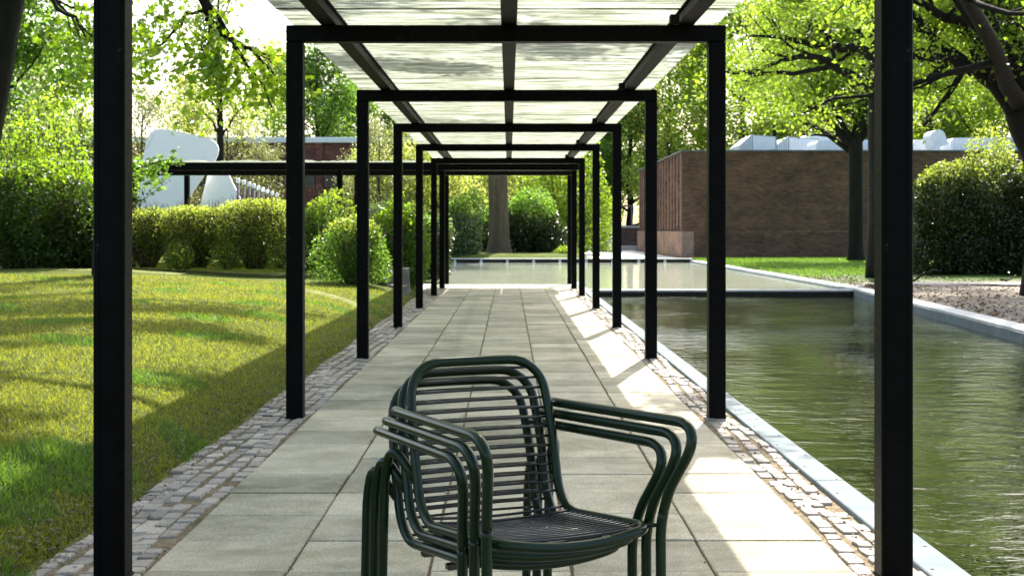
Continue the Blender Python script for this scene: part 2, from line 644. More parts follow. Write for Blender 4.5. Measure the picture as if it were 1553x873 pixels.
def auto_tree(name, label, cat, group, base, H, R, r, seed, nleaf, size, leaf_mat, bark, first=.3, slim=1.0, sigma=.3, levels=3, nl=16, lean=(0, 0), tmpl=LEAF_SIMPLE):
    rg = np.random.default_rng(seed)
    base = np.array(base, float)
    tubes, tips = [], []
    n = 14
    tr = [base]
    for i in range(1, n + 1):
        t = i / n
        tr.append(base + np.array([lean[0] * t + rg.normal() * .04 * H / 10, lean[1] * t + rg.normal() * .04 * H / 10, H * .93 * t]))
    tr = np.array(tr)
    rad = np.array([flare(r, H * i / n) * (1 - .85 * i / n) + .01 for i in range(n + 1)])
    tubes.append((tr, rad, 12))
    for i in range(nl):
        t = first + (1 - first) * (i + rg.uniform(0, .8)) / nl
        x = t * n
        j = min(int(x), n - 1)
        p = tr[j] + (tr[j + 1] - tr[j]) * (x - j)
        az = i * 2.4 + rg.uniform(-.4, .4)
        u = (t - first) / (1 - first)
        el = .25 + .75 * u
        prof = math.sin(PI * min(1, .28 + .72 * u) ** 1.1) ** .6 if u < .98 else .3
        L = R * (.35 + .75 * prof) * rg.uniform(.8, 1.1)
        d = np.array([math.cos(az) * math.cos(el), math.sin(az) * math.cos(el), math.sin(el) * slim])
        sub = wander(rg, p, d, L, 6, .13, .05)
        rr = rad[j] * .42
        grow(rg, sub, rr, rr * .25, 1, levels, tubes, tips, nch=(6, 5, 4), ratio=.5, up=.03)
    return finish_tree(name, label, cat, group, base, tubes, tips, nleaf, size, leaf_mat, bark, rg, sigma, tmpl)


def traced_tree(name, label, cat, group, trunk, limbs, seed, nleaf, size, leaf_mat, bark, sigma=.2, fat=1.0, maxl=3, extra=6, R=3.5, up=.03, tmpl=LEAF_SIMPLE, nch=(7, 5, 4), thin=0, clump=False, front=None, zmin=None):
    """trunk: list of (xyz, radius); limbs: list of ([xyz...], r0, r1)"""
    rg = np.random.default_rng(seed)
    tubes, tips = [], []
    tp = smooth_path([t[0] for t in trunk], 4)
    rr = np.interp(np.linspace(0, 1, len(tp)), np.linspace(0, 1, len(trunk)), [t[1] for t in trunk])
    tubes.append((tp, rr, 14))
    for li, (pts, r0, r1) in enumerate(limbs):
        k0 = len(tips)
        p = smooth_path(pts, 3)
        p = p + rg.normal(size=p.shape) * .02
        grow(rg, p, r0 * fat, r1 * fat, 0 if maxl > 2 else 1, maxl, tubes, tips, nch=nch, ratio=.42, up=up, tmin=.2)
        if li < thin:
            tips[k0:] = [t for t in tips[k0:] if rg.random() < .22]
    top = tp[-1]
    for i in range(extra):
        az = i * 2.4
        el = rg.uniform(.55, 1.15)
        k = rg.integers(int(len(tp) * .6), len(tp))
        d = np.array([math.cos(az) * math.cos(el), math.sin(az) * math.cos(el), math.sin(el)])
        grow(rg, wander(rg, tp[k], d, R * rg.uniform(.8, 1.2), 7, .12, .04), rr[k] * .5, .015, 0 if maxl > 2 else 1, maxl, tubes, tips, nch=nch, ratio=.45)
    T = np.concatenate(tips)
    keep = np.ones(len(T), bool)
    above = T[:, 2] > EYE + .165 * T[:, 1] + .4
    if thin:
        keep &= above | (rg.random(len(T)) < .26)
    if clump:
        wave = np.sin(T[:, 0] * 1.9 + 1.3 * np.sin(T[:, 1] * .9)) * np.sin(T[:, 1] * 1.5 + T[:, 0] * .6 + 1)
        keep &= ~above | (wave > -.12)
    if front is not None:
        keep &= (T[:, 1] > front) | (rg.random(len(T)) < .3) | above
    if zmin is not None:
        keep &= T[:, 2] > zmin
        tubes = [t for i, t in enumerate(tubes) if i == 0 or t[1][0] > .05 or t[0][:, 2].min() > zmin]
    tips = [T[keep]]
    return finish_tree(name, label, cat, group, trunk[0][0], tubes, tips, nleaf, size, leaf_mat, bark, rg, sigma, tmpl)


def copy_thing(root, loc, rz, sc, label, group=None):
    r = root.copy()
    COL.objects.link(r)
    r.location = loc
    r.rotation_euler = (0, 0, rz)
    r.scale = (sc, sc, sc)
    r['label'] = label
    if group:
        r['group'] = group
    for ch in list(root.children):
        c = ch.copy()
        COL.objects.link(c)
        c.parent = r
        for g in list(ch.children):
            d = g.copy()
            COL.objects.link(d)
            d.parent = c
    return r


def shrub(name, label, cat, group, base, half, H, seed, nleaf, size, leaf_mat, top_mat=None, boxy=2.0, shell=.16, inner=.25, stems=26, lump=.22,
          low=0.0, tmpl=LEAF_SIMPLE, bark='twig', topfrac=.22, thin_low=0.0):
    """bush: leaves through a lumpy rounded volume of half-widths half=(a, b) and height H, on a fan of stems"""
    rg = np.random.default_rng(seed)
    base = np.array(base, float)
    topz = H
    if boxy < 3.5:
        low, H = -.26 * H, 1.26 * H
    root = empty(name, base, label, cat, group)
    lobes = rg.normal(size=(34, 3))
    lobes /= np.linalg.norm(lobes, axis=1)[:, None]
    amp = rg.uniform(-.6, 1, 34) * lump

    def surf(D):
        q = np.abs(D)
        k = (q[:, 0] ** boxy + q[:, 1] ** boxy + q[:, 2] ** boxy) ** (-1 / boxy)
        s = np.clip(D @ lobes.T, 0, 1) ** 14 @ amp
        return k * (1 + s)

    def pts(n):
        D = rg.normal(size=(n, 3))
        D /= np.linalg.norm(D, axis=1)[:, None]
        k = surf(D)
        r = 1 - np.abs(rg.normal(size=n)) * shell
        ins = rg.random(n) < inner
        r[ins] = rg.random(ins.sum()) ** .5
        P = D * (k * np.clip(r, 0.05, 1.1))[:, None]
        P = P * np.array([half[0], half[1], H / 2]) + np.array([0, 0, H / 2 + low])
        if thin_low:
            keep = rg.random(n) < np.clip(P[:, 2] / H / thin_low, .25, 1)
            P = P[keep]
        return P[P[:, 2] > .02]
    P = pts(nleaf)
    P = P + rg.normal(size=P.shape) * .02
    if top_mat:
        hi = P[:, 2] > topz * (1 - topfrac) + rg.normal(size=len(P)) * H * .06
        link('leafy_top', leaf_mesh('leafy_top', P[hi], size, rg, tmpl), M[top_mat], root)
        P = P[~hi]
    link('foliage', leaf_mesh('foliage', P, size, rg, tmpl), M[leaf_mat], root)
    mb = MB()
    for i in range(stems):
        D = rg.normal(size=3)
        D[2] = abs(D[2]) + .5
        D /= np.linalg.norm(D)
        k = surf(D[None])[0] * .92
        tgt = D * k * np.array([half[0], half[1], H / 2]) + np.array([0, 0, H / 2 + low])
        a = np.array([D[0] * half[0] * .25, D[1] * half[1] * .25, 0])
        mid = (a + tgt) / 2 + rg.normal(size=3) * .06
        mid[2] += .05
        pp = smooth_path([a, mid, tgt], 4)
        mb.tube(pp, np.linspace(.012 + .006 * H, .004, len(pp)), 4)
        for q in range(3):
            j = rg.integers(2, len(pp) - 1)
            sub = wander(rg, pp[j], side_dir(rg, (tgt - a) / np.linalg.norm(tgt - a), .6), H * .3, 4, .2, .08)
            mb.tube(sub, np.linspace(.008, .003, 5), 3)
    mb.build('stems', M[bark], root, smooth=True)
    return root


# ---------------------------------------------------------------- world, sun, camera
SUN_AZ, SUN_EL = math.radians(13.5), math.radians(46)
wd = bpy.data.worlds.new('World')
S.world = wd
wd.use_nodes = True
wt = wd.node_tree
wt.nodes.clear()
wo = wt.nodes.new('ShaderNodeOutputWorld')
bg = wt.nodes.new('ShaderNodeBackground')
sk = wt.nodes.new('ShaderNodeTexSky')
sk.sky_type = 'NISHITA'
sk.sun_disc = False
sk.sun_elevation = SUN_EL
sk.sun_rotation = SUN_AZ
sk.air_density = 1.0
sk.dust_density = 3.5
sk.ozone_density = .4
bg.inputs[1].default_value = .15
wt.links.new(sk.outputs[0], bg.inputs[0])
wt.links.new(bg.outputs[0], wo.inputs[0])

sd = bpy.data.lights.new('sun', 'SUN')
sd.energy = 3.9
sd.angle = math.radians(.5)
sd.color = (1, .955, .87)
so = bpy.data.objects.new('sun', sd)
COL.objects.link(so)
dirv = Vector((math.sin(SUN_AZ) * math.cos(SUN_EL), math.cos(SUN_AZ) * math.cos(SUN_EL), math.sin(SUN_EL)))
so.rotation_euler = dirv.to_track_quat('Z', 'Y').to_euler()
so.location = (5, 20, 30)

cd = bpy.data.cameras.new('camera')
cam = bpy.data.objects.new('camera', cd)
COL.objects.link(cam)
cam.location = (0, 0, EYE)
cam.rotation_euler = (PI / 2, 0, 0)
cd.sensor_width = 36
cd.lens = 36 * F / 1553
cd.shift_x = (776.5 - 772) / 1553
cd.shift_y = -(436.5 - 348) / 1553
cd.clip_end = 3000
cd.dof.use_dof = True
cd.dof.focus_distance = 4.0
cd.dof.aperture_fstop = 14
S.camera = cam
S.view_settings.view_transform = 'Standard'
S.view_settings.look = 'None'
S.view_settings.gamma = 1
S.view_settings.exposure = 1.62
S.render.engine = 'CYCLES'
S.cycles.max_bounces = 8
S.cycles.transparent_max_bounces = 12

# ---------------------------------------------------------------- ground
mb = MB()
mb.add([(-900, -60, -.45), (900, -60, -.45), (900, 1600, -.45), (-900, 1600, -.45)], [(0, 1, 2, 3)])
tag(mb.build('ground', M['lawn']), kind='structure')


def lawn_h(x, y):
    d = np.maximum(0, -1.70 - x)
    h = .27 * (1 - np.exp(-d / .42)) + .032 * np.minimum(d, 7)
    h = h + .02 * np.sin(x * 1.3 + y * .4) * np.minimum(1, d) + .012 * np.sin(y * 1.7 - x)*np.minimum(1, d)
    return h - .012


def grid_sheet(name, xs, ys, hf, mat, kind='structure', skirt=True):
    X, Y = np.meshgrid(xs, ys)
    Z = hf(X, Y)
    V = np.stack([X, Y, Z], -1).reshape(-1, 3)
    nx, ny = len(xs), len(ys)
    f = []
    for j in range(ny - 1):
        for i in range(nx - 1):
            a = j * nx + i
            f.append((a, a + 1, a + nx + 1, a + nx))
    mb = MB()
    mb.add(V, f)
    if skirt:
        ring = [(i, 0) for i in range(nx)] + [(nx - 1, j) for j in range(1, ny)] + [(i, ny - 1) for i in range(nx - 2, -1, -1)] + [(0, j) for j in range(ny - 2, 0, -1)]
        top = [V[j * nx + i] for i, j in ring]
        bot = [np.array([p[0], p[1], -.44]) for p in top]
        m = len(ring)
        mb.add(top + bot, [(k, m + k, m + (k + 1) % m, (k + 1) % m) for k in range(m)])
    return tag(mb.build(name, M[mat], smooth=False), kind=kind)


xs = np.concatenate([np.linspace(-70, -12, 12), np.linspace(-11, -4, 22), np.linspace(-3.8, -1.70, 36)])
edge_wob = lambda x, y: lawn_h(x, y)
o = grid_sheet('lawn', xs, np.linspace(-5, 28.2, 110), lawn_h, 'lawn')
# a slightly ragged lawn edge
me = o.data
for vtx in me.vertices:
    if abs(vtx.co.x + 1.70) < 1e-4:
        vtx.co.x += .035 * math.sin(vtx.co.y * 3.1) + .03 * math.sin(vtx.co.y * 7.7 + 1)
for p in me.polygons:
    p.use_smooth = True
grid_sheet('lawn', np.concatenate([np.linspace(-70, -12, 10), np.linspace(-11, -3.7, 14)]), np.linspace(31.8, 130, 40), lambda x, y: .45 + .02 * np.sin(x) * np.cos(y * .5), 'lawn')
grid_sheet('lawn', np.linspace(-3.69, 60, 50), np.linspace(86, 130, 6), lambda x, y: .1 + 0 * x, 'lawn')


def bank_edge(y):
    return np.where(y < 28.2, 6.85 - (28.2 - y) * .0752, 6.85)


ys = np.linspace(4, 59, 90)
base_x = np.concatenate([np.linspace(0, 6, 26), np.linspace(7, 50, 14)])
mb = MB()
V = []
for y in ys:
    e = float(bank_edge(y)) + .30
    for bx in base_x:
        V.append((e + bx, y, .005 + .05 * (1 - math.exp(-bx / 1.0)) + .025 * math.sin(bx * 2.1 + y) * math.sin(y * .9) * min(1, bx)))
nx = len(base_x)
mb.add(V, [(j * nx + i, j * nx + i + 1, (j + 1) * nx + i + 1, (j + 1) * nx + i) for j in range(len(ys) - 1) for i in range(nx - 1)])
ob = mb.build('bank', M['bank'], smooth=True)
tag(ob, kind='structure')


def ribbon(name, pts, w, hf, mat, lift=.004):
    P = smooth_path(pts, 8)
    t = np.gradient(P, axis=0)
    nrm = np.stack([-t[:, 1], t[:, 0]], 1)
    nrm /= np.linalg.norm(nrm, axis=1)[:, None]
    rg = np.random.default_rng(3)
    K = 5
    V = []
    for i in range(len(P)):
        ww = w * (1 + .12 * rg.normal()) / 2
        for k in range(K):
            u = -1 + 2 * k / (K - 1)
            q = P[i] + nrm[i] * ww * u
            V.append((q[0], q[1], float(hf(np.array(q[0]), np.array(q[1]))) + lift - .02 * abs(u) ** 3))
    mb = MB()
    mb.add(V, [(i * K + k, i * K + k + 1, (i + 1) * K + k + 1, (i + 1) * K + k) for i in range(len(P) - 1) for k in range(K - 1)])
    return tag(mb.build(name, M[mat], smooth=True), kind='structure')


ribbon('ground_strip', [(-1.9, 19.1), (-2.3, 20.1), (-2.8, 21.0), (-3.3, 21.8)], .26, lawn_h, 'lawn_strip', .02)  # paler yellowish strips laid over the lawn, here and next
ribbon('ground_strip', [(-5.8, 25.6), (-6.8, 25.8), (-8.0, 25.9), (-11, 25.9)], .5, lawn_h, 'lawn_strip', .02)
ribbon('ground_strip', [(7.35, 29.4), (8.4, 30.0), (10, 29.9), (12, 29.3), (16, 29.0), (24, 29)], .95, lambda x, y: np.array(.06), 'pale_path', .03)

# ---------------------------------------------------------------- path of slabs, setts, coping
Y0, Y1 = -4.0, 30.5
mb = MB()
mb.box(-1.70, 1.447, Y0, Y1, -.44, -.010)
mb.build('joint_bed', M['dirt'])
tag(bpy.data.objects['joint_bed'], kind='structure')
rg = np.random.default_rng(11)
mb = MB()
for c in range(5):
    x0 = -1.28 + .5 * c
    y = Y0
    while y < Y1 - .05:
        y1 = min(y + .5, Y1)
        g = .0032
        gx = .0055
        dz = rg.normal() * .0022
        jx, jy = rg.normal() * .001, rg.normal() * .001
        mb.cbox(x0 + gx + jx, x0 + .5 - gx + jx, y + g + jy, y1 - g + jy, -.05, dz, .004, rg.random())
        y = y1
tag(mb.build('path', M['slab'], tint=True), kind='structure')


def setts(name, x0, x1, cols, lmin, lmax, seed, ya=-4, yb=30.4):
    rg = np.random.default_rng(seed)
    mb = MB()
    cw = (x1 - x0) / cols
    for c in range(cols):
        y = ya + rg.uniform(0, .1)
        while y < yb:
            L = rg.uniform(lmin, lmax)
            a, b = x0 + c * cw, x0 + (c + 1) * cw
            g = .0035
            top = rg.normal() * .004 - .001
            cx, cy = (a + b) / 2, y + L / 2
            wob = .02 * math.sin(cy * 2.3 + c) * (1 if cols > 2 else .2)
            q = [np.array([sx * (cw / 2 - g - abs(rg.normal()) * .005), sy * (L / 2 - g - abs(rg.normal()) * .007)]) for sx, sy in ((-1, -1), (0, -1.03), (1, -1), (1.03, 0), (1, 1), (0, 1.03), (-1, 1), (-1.03, 0))]
            rings = []
            for sc, z in ((1.0, -.06), (1.0, top - .009), (.95, top - .0025), (.86, top)):
                rings += [(cx + wob + p[0] * sc, cy + p[1] * sc, z) for p in q]
            f = [(k * 8 + i, k * 8 + (i + 1) % 8, k * 8 + 8 + (i + 1) % 8, k * 8 + 8 + i) for k in range(3) for i in range(8)]
            f.append(tuple(range(24, 32)))
            mb.add(rings, f, rg.random())
            y += L
    return tag(mb.build(name, M['sett'], tint=True), kind='structure')


setts('cobble_border', -1.675, -1.285, 5, .08, .16, 5)
setts('cobble_border', 1.225, 1.446, 3, .09, .19, 6)

# water, coping, weir, pool beds
mb = MB()
ysw = np.linspace(-4, 28.2, 40)
V = []
for y in ysw:
    V += [(1.5, y, -.12), (float(bank_edge(y)) + .1, y, -.12)]
mb.add(V, [(2 * i, 2 * i + 1, 2 * i + 3, 2 * i + 2) for i in range(len(ysw) - 1)])
tag(mb.build('water', M['water']), kind='structure')
mb = MB()
mb.add([(1.5, 28.45, -.035), (6.95, 28.45, -.035), (6.95, 30.62, -.035), (1.5, 30.62, -.035)], [(0, 1, 2, 3)])
mb.add([(-3.65, 30.62, -.035), (6.95, 30.62, -.035), (6.95, 53.1, -.035), (-3.65, 53.1, -.035)], [(0, 1, 2, 3)])
tag(mb.build('upper_water', M['water_up']), kind='structure')
mb = MB()
mb.add([(-8, 53.5, -.0), (7.2, 53.5, -.0), (7.2, 84, -.0), (-8, 84, -.0)], [(0, 1, 2, 3)])
tag(mb.build('terrace', M['concrete']), kind='structure')

root = empty('pool_coping', (1.52, 0, 0), 'long flat blue-grey metal coping between the cobbles and the near side of the pond', 'pool coping')
mb = MB()
y = -4.0
while y < 30.5:
    mb.cbox(-.07, .07, y + .002, y + 2.15 - .002, -.3, .014, .004)
    y += 2.15
mb.build('coping_plate', M['zinc'], root)
mb = MB()
mb.lathe([(.007, .012), (.007, .016), (.003, .018)], (0, 0, 0), 8)
rv = mb.build('rivet', M['rivet'], root)
for i in range(44):
    o = rv if i == 0 else rv.copy()
    if i:
        COL.objects.link(o)
        o.parent = root
    o.location = (-.04 if i % 2 else .04, 3.9 + i * .36, 0)

root = empty('pool_edge', (6.9, 20, 0), 'pale concrete edge with bluish inner face along the far right bank of the pond', 'pool edge')
mb = MB()
ye = list(np.linspace(4, 28.2, 12)) + [53.3]
for a, b in zip(ye[:-1], ye[1:]):
    ea, eb = float(bank_edge(a)), float(bank_edge(b))
    t = .012
    v = [(ea, a + t, -.3), (ea + .3, a + t, -.3), (eb + .3, b, -.3), (eb, b, -.3), (ea, a + t, .03), (ea + .3, a + t, .035), (eb + .3, b, .035), (eb, b, .03)]
    v = [(p[0] - 6.9, p[1] - 20, p[2]) for p in v]
    mb.add(v, [(0, 3, 2, 1), (4, 5, 6, 7), (0, 1, 5, 4), (1, 2, 6, 5), (2, 3, 7, 6), (3, 0, 4, 7)])
mb.build('edge_slab', M['concrete'], root)
mb = MB()
for a, b in zip(ye[:-1], ye[1:]):
    ea, eb = float(bank_edge(a)) - .004, float(bank_edge(b)) - .004
    mb.add([(ea - 6.9, a - 20, -.29), (eb - 6.9, b - 20, -.29), (eb - 6.9, b - 20, .0), (ea - 6.9, a - 20, .0), (ea - 6.92, a - 20, -.29), (eb - 6.92, b - 20, -.29), (eb - 6.92, b - 20, .0), (ea - 6.92, a - 20, .0)],
           [(4, 5, 6, 7), (0, 3, 2, 1), (3, 7, 6, 2), (0, 1, 5, 4)])
mb.build('edge_flashing', M['zinc'], root)

root = empty('pond_weir', (4.2, 28.3, 0), 'straight dark weir with pale top crossing the pond from the path to the right bank', 'weir')
mb = MB()
mb.box(-2.62, 2.64, -.1, .0, -.3, -.028)
mb.build('weir_face', M['dark_stone'], root)
mb = MB()
mb.box(-2.62, 2.64, .002, .30, -.3, .004)
mb.build('weir_top', M['concrete'], root)

root = empty('pond_ledge', (1.6, 53.2, 0), 'low dark ledge with pale top along the far edge of the upper pond', 'ledge')
mb = MB()
mb.box(-5.3, 5.2, -.06, .25, -.3, .085)
mb.build('ledge_face', M['dark_stone'], root)
mb = MB()
mb.cbox(-5.3, 5.25, -.09, .35, .088, .125, .01)
mb.build('ledge_top', M['concrete'], root)
for i in range(11):
    mb = MB()
    x = -4.6 + i * .98
    mb.add([(x - .05, -.066, -.04), (x + .05, -.066, -.04), (x + .03, -.066, .075), (x - .03, -.066, .075), (x - .06, -.10, -.04), (x + .06, -.10, -.04), (x + .03, -.075, .075), (x - .03, -.075, .075)],
           [(0, 1, 2, 3), (4, 7, 6, 5), (0, 3, 7, 4), (1, 5, 6, 2), (3, 2, 6, 7)])
    mb.build('spout', M['concrete'], root)

# island behind the ledge
mb = MB()
xi = np.linspace(-3.2, 3.3, 24)
yi = np.linspace(53.56, 64, 20)
X, Y = np.meshgrid(xi, yi)
e = np.minimum(np.minimum((X + 3.2), (3.3 - X)) / .7, (Y - 53.56) / .8)
Z = .02 + .24 * np.clip(e, 0, 1) ** .6 + .02 * np.sin(X * 3) * np.sin(Y * 2)
V = np.stack([X, Y, Z], -1).reshape(-1, 3)
mb.add(V, [(j * 24 + i, j * 24 + i + 1, (j + 1) * 24 + i + 1, (j + 1) * 24 + i) for j in range(19) for i in range(23)])
tag(mb.build('island_grass', M['lawn'], smooth=True), kind='structure')

# cross path under the crossing canopy and pale end of the walk
mb = MB()
mb.box(-40, -1.71, 28.25, 31.75, -.44, -.012)
tag(mb.build('cross_path', M['concrete']), kind='structure')
mb = MB()
mb.box(-1.70, 1.57, 30.505, 30.95, -.4, .006)
tag(mb.build('path_end_strip', M['concrete']), kind='structure')

# ---------------------------------------------------------------- canopy
XC = -.02
PH = 2.5


def post_mesh(h, w=.108, d=.105):
    mb = MB()
    # two flanges and a web, closed on the long sides: reads as a channel section
    mb.cbox(-w / 2, w / 2, -d / 2, d / 2, 0, h, .005)
    mb.cbox(-w / 2 + .013, -w / 2 + .021, -d / 2 - .003, -d / 2 + .002, .02, h - .02, .001)
    mb.cbox(w / 2 - .021, w / 2 - .013, -d / 2 - .003, -d / 2 + .002, .02, h - .02, .001)
    mb.cbox(-w / 2 - .004, w / 2 + .004, -d / 2 - .0055, d / 2 + .004, 0, .012, .002)
    return mb


frames = [-3.54, .66] + [4.86 + 4.2 * i for i in range(6)] + [29.0]
root = empty('walkway_canopy', (0, 4, 0), 'long black steel canopy of repeated frames with ribbed translucent roof over the slab path', 'canopy')
oy = 4
post0 = post_mesh(PH - .107).build('post', M['steel'], root)
first = True
for fy in frames:
    for sx in (-1, 1):
        o = post0 if first else post0.copy()
        if not first:
            COL.objects.link(o)
            o.parent = root
        first = False
        o.location = (XC + sx * (1.4 - .054), fy + .0525 - oy, 0)
mb = MB()
mb.cbox(-1.4, 1.4, -.0525, .0525, PH - .105, PH, .005)
mb.cbox(-1.385, 1.385, -.0555, -.048, PH - .018, PH - .012, .001)
beam0 = mb.build('crossbeam', M['steel'], root)
for i, fy in enumerate(frames):
    o = beam0 if i == 0 else beam0.copy()
    if i:
        COL.objects.link(o)
        o.parent = root
    o.location = (XC, fy + .0525 - oy, 0)
yr0, yr1 = -3.7, 28.48
for bx in (-1.15, .0, 1.13):
    mb = MB()
    mb.cbox(bx - .05, bx + .05, yr0 - oy, yr1 - oy, PH + .003, PH + .014, .002)
    mb.cbox(bx - .05, bx + .05, yr0 - oy, yr1 - oy, PH + .088, PH + .100, .002)
    mb.cbox(bx - .032, bx + .032, yr0 - oy + .01, yr1 - oy - .01, PH + .013, PH + .089, .002)
    mb.build('roof_beam', M['purlin'], root)
# small clip brackets where the beams cross the frames
for fy in frames[2:]:
    mb = MB()
    mb.cbox(1.13 - .11, 1.13 - .052, fy - .05 - oy, fy + .02 - oy, PH + .003, PH + .06, .003)
    mb.build('bracket', M['purlin'], root)


def rib_sheet(L, x0, x1, along='y', per=.076, amp=.011, z=0.0, tilt=0.0):
    n = int(L / per * 6)
    t = np.linspace(0, L, n)
    zz = amp * np.sin(2 * PI * t / per)
    mb = MB()
    V = []
    for a, b in zip(t, zz):
        for x in (x0, x1):
            V.append((x, a, b + tilt * a) if along == 'y' else (a, x, b + tilt * a))
    mb.add(V, [(2 * i, 2 * i + 1, 2 * i + 3, 2 * i + 2) for i in range(n - 1)])
    return mb


sheets = [(-3.7, .66), (.66, 4.86)] + [(4.86 + 4.2 * i, 9.06 + 4.2 * i) for i in range(5)] + [(25.86, 28.5)]
for si, (a, b) in enumerate(sheets):
    mb = rib_sheet(b - a + .038, -1.49, 1.43, z=0)
    for v in mb.v:
        v += np.array([0, a - oy, PH + .113 + .004 * (si % 2)])
    o = mb.build('roof_sheet', M['sheet'], root, smooth=True)

# crossing canopy
root = empty('crossing_canopy', (-8, 28.6, 0), 'low black canopy with pale roof strip running left across the garden behind the hedge', 'canopy')
mb = MB()
mb.cbox(-9, 9.42, -.05, .05, 2.39, 2.545, .004)
mb.build('front_beam', M['steel'], root)
mb = MB()
mb.cbox(-9, 9.42, 2.75, 2.85, 2.39, 2.545, .004)
mb.build('rear_beam', M['steel'], root)
pm = None
for x, y in ((-7.55, 0), (-7.1, 2.8), (-3.4, 0), (-3.35, 2.8), (-11.5, 0), (-11.5, 2.8), (-2.98, 1.2), (1.34, 2.8), (-1.38, 2.8)):
    if pm is None:
        pm = post_mesh(2.385, .11, .11).build('post', M['steel'], root)
        o = pm
    else:
        o = pm.copy()
        COL.objects.link(o)
        o.parent = root
    o.location = (x + 8, y, 0)
for k in range(17):
    x0 = -9 + k * 1.09
    mb = MB()
    n = 24
    V = []
    for i in range(n + 1):
        xx = x0 + i * 1.08 / n
        zz = 2.558 + .006 * math.sin(i * 1.57) + .028 * i / n
        V += [(xx, -.18, zz), (xx, 2.95, zz)]
    mb.add(V, [(2 * i, 2 * i + 1, 2 * i + 3, 2 * i + 2) for i in range(n)])
    mb.build('roof_sheet', M['sheet'], root)


# ---------------------------------------------------------------- chairs
def fillet(P, R, n=8, closed=False):
    """polyline with rounded corners; R per point"""
    P = [np.array(p, float) for p in P]
    out = []
    N = len(P)
    for i in range(N):
        if not closed and i in (0, N - 1):
            out.append(P[i])
            continue
        a, b, c = P[i - 1], P[i], P[(i + 1) % N]
        u = (a - b)
        lu = np.linalg.norm(u)
        w = (c - b)
        lw = np.linalg.norm(w)
        r = R[i]
        if r <= 0:
            out.append(b)
            continue
        r = min(r, lu * .49, lw * .49)
        p0, p2 = b + u / lu * r, b + w / lw * r
        for k in range(n + 1):
            t = k / n
            # cubic that is close to a circular arc
            q0 = p0 + (b - p0) * .60
            q1 = p2 + (b - p2) * .60
            out.append((1 - t) ** 3 * p0 + 3 * (1 - t) ** 2 * t * q0 + 3 * (1 - t) * t * t * q1 + t ** 3 * p2)
    return np.array(out)


def resample(P, step=.02):
    out = [P[0]]
    for a, b in zip(P[:-1], P[1:]):
        L = np.linalg.norm(b - a)
        k = max(1, int(L / step))
        for i in range(1, k + 1):
            out.append(a + (b - a) * i / k)
    return np.array(out)


TR = .0138
FOOT = .073


def make_chair():
    root = bpy.data.objects.new('armchair', None)
    COL.objects.link(root)
    half = [(0, -.258, .400), (.10, -.256, .405), (.230, -.238, .424), (.2185, .245, .386), (.2205, .307, .63), (.206, .360, .817), (0, .378, .817)]
    Rr = [0, .06, .065, .10, .06, .115, 0]
    P = half + [(-x, y, z) for x, y, z in half[-2:0:-1]]
    RR = Rr + Rr[-2:0:-1]
    RR[0] = .06
    RR[len(half) - 1] = .06
    loop = fillet(P, RR, 8, closed=True)
    loop2 = resample(np.vstack([loop, loop[:1]]), .03)[:-1]
    mb = MB()
    mb.tube(loop2, TR, 14, closed=True)
    mb.build('frame', M['green'], root, smooth=True)
    # right half of the loop as a curve, to hang the rods on
    hp = resample(fillet(half, Rr, 8), .004)
    seg = hp[(hp[:, 0] > .15)]
    seat_pts = seg[(seg[:, 1] < .21) & (seg[:, 2] < .46) & (seg[:, 1] > -.215)]
    mb = MB()
    for y in np.linspace(-.215, .205, 16):
        k = np.argmin(np.abs(seat_pts[:, 1] - y))
        x, z = seat_pts[k, 0], seat_pts[k, 2]
        t = np.linspace(-1, 1, 9)
        pts = np.stack([t * (x - .004), np.full(9, y), z + .003 - .010 * (1 - t * t)], 1)
        mb.tube(pts, .0040, 7)
    mb.build('seat', M['rod'], root, smooth=True)
    back = seg[(seg[:, 2] > .43) & (seg[:, 1] > .2)]
    mb = MB()
    zs = [.793]
    while zs[-1] > .45:
        ypx = (EYE - zs[-1]) * F / 4.13
        zs.append(zs[-1] - (19.1 - ypx * .0157) / 533)
    for z in zs:
        k = np.argmin(np.abs(back[:, 2] - z))
        x, y = back[k, 0], back[k, 1]
        t = np.linspace(-1, 1, 9)
        pts = np.stack([t * (x - .003), y + .016 * (1 - t * t), np.full(9, z)], 1)
        mb.tube(pts, .0040, 7)
    mb.build('backrest', M['rod'], root, smooth=True)
    for s in (-1, 1):
        A = fillet([(s * .250, .362, .686), (s * .303, -.372, .702), (s * .2515, -.246, .480), (s * .2495, -.253, FOOT)], [0, .115, .085, 0], 12)
        A = resample(A, .03)
        # split at the foot of the S-bend
        cut = np.argmax((A[:, 2] < .47))
        mb = MB()
        mb.tube(A[:cut + 1], TR, 14)
        mb.build('armrest', M['green'], root, smooth=True)
        mb = MB()
        mb.tube(A[cut:], TR, 14)
        mb.build('front_leg', M['green'], root, smooth=True)
        B = fillet([(s * .226, .290, .545), (s * .268, .372, .640), (s * .266, .425, FOOT)], [0, .10, 0], 12)
        B = fillet([(s * .220, .285, .500), (s * .262, .360, .592), (s * .266, .405, .50), (s * .268, .425, FOOT)], [0, .055, .05, 0], 8)
        mb = MB()
        mb.tube(resample(B, .03), TR, 14)
        mb.build('rear_leg', M['green'], root, smooth=True)
        mb = MB()
        mb.tube([(s * .219, -.215, .424), (s * .252, -.238, .430)], .006, 10)
        mb.build('bracket', M['green'], root, smooth=True)
        mb = MB()
        mb.tube([(s * .215, .318, .687), (s * .252, .322, .687)], .007, 10)
        mb.build('bracket', M['green'], root, smooth=True)
    for y in (.10, -.07):
        mb = MB()
        mb.cbox(-.218, .218, y - .012, y + .012, .366, .384, .003)
        mb.build('crossbar', M['rod'], root)
    return root


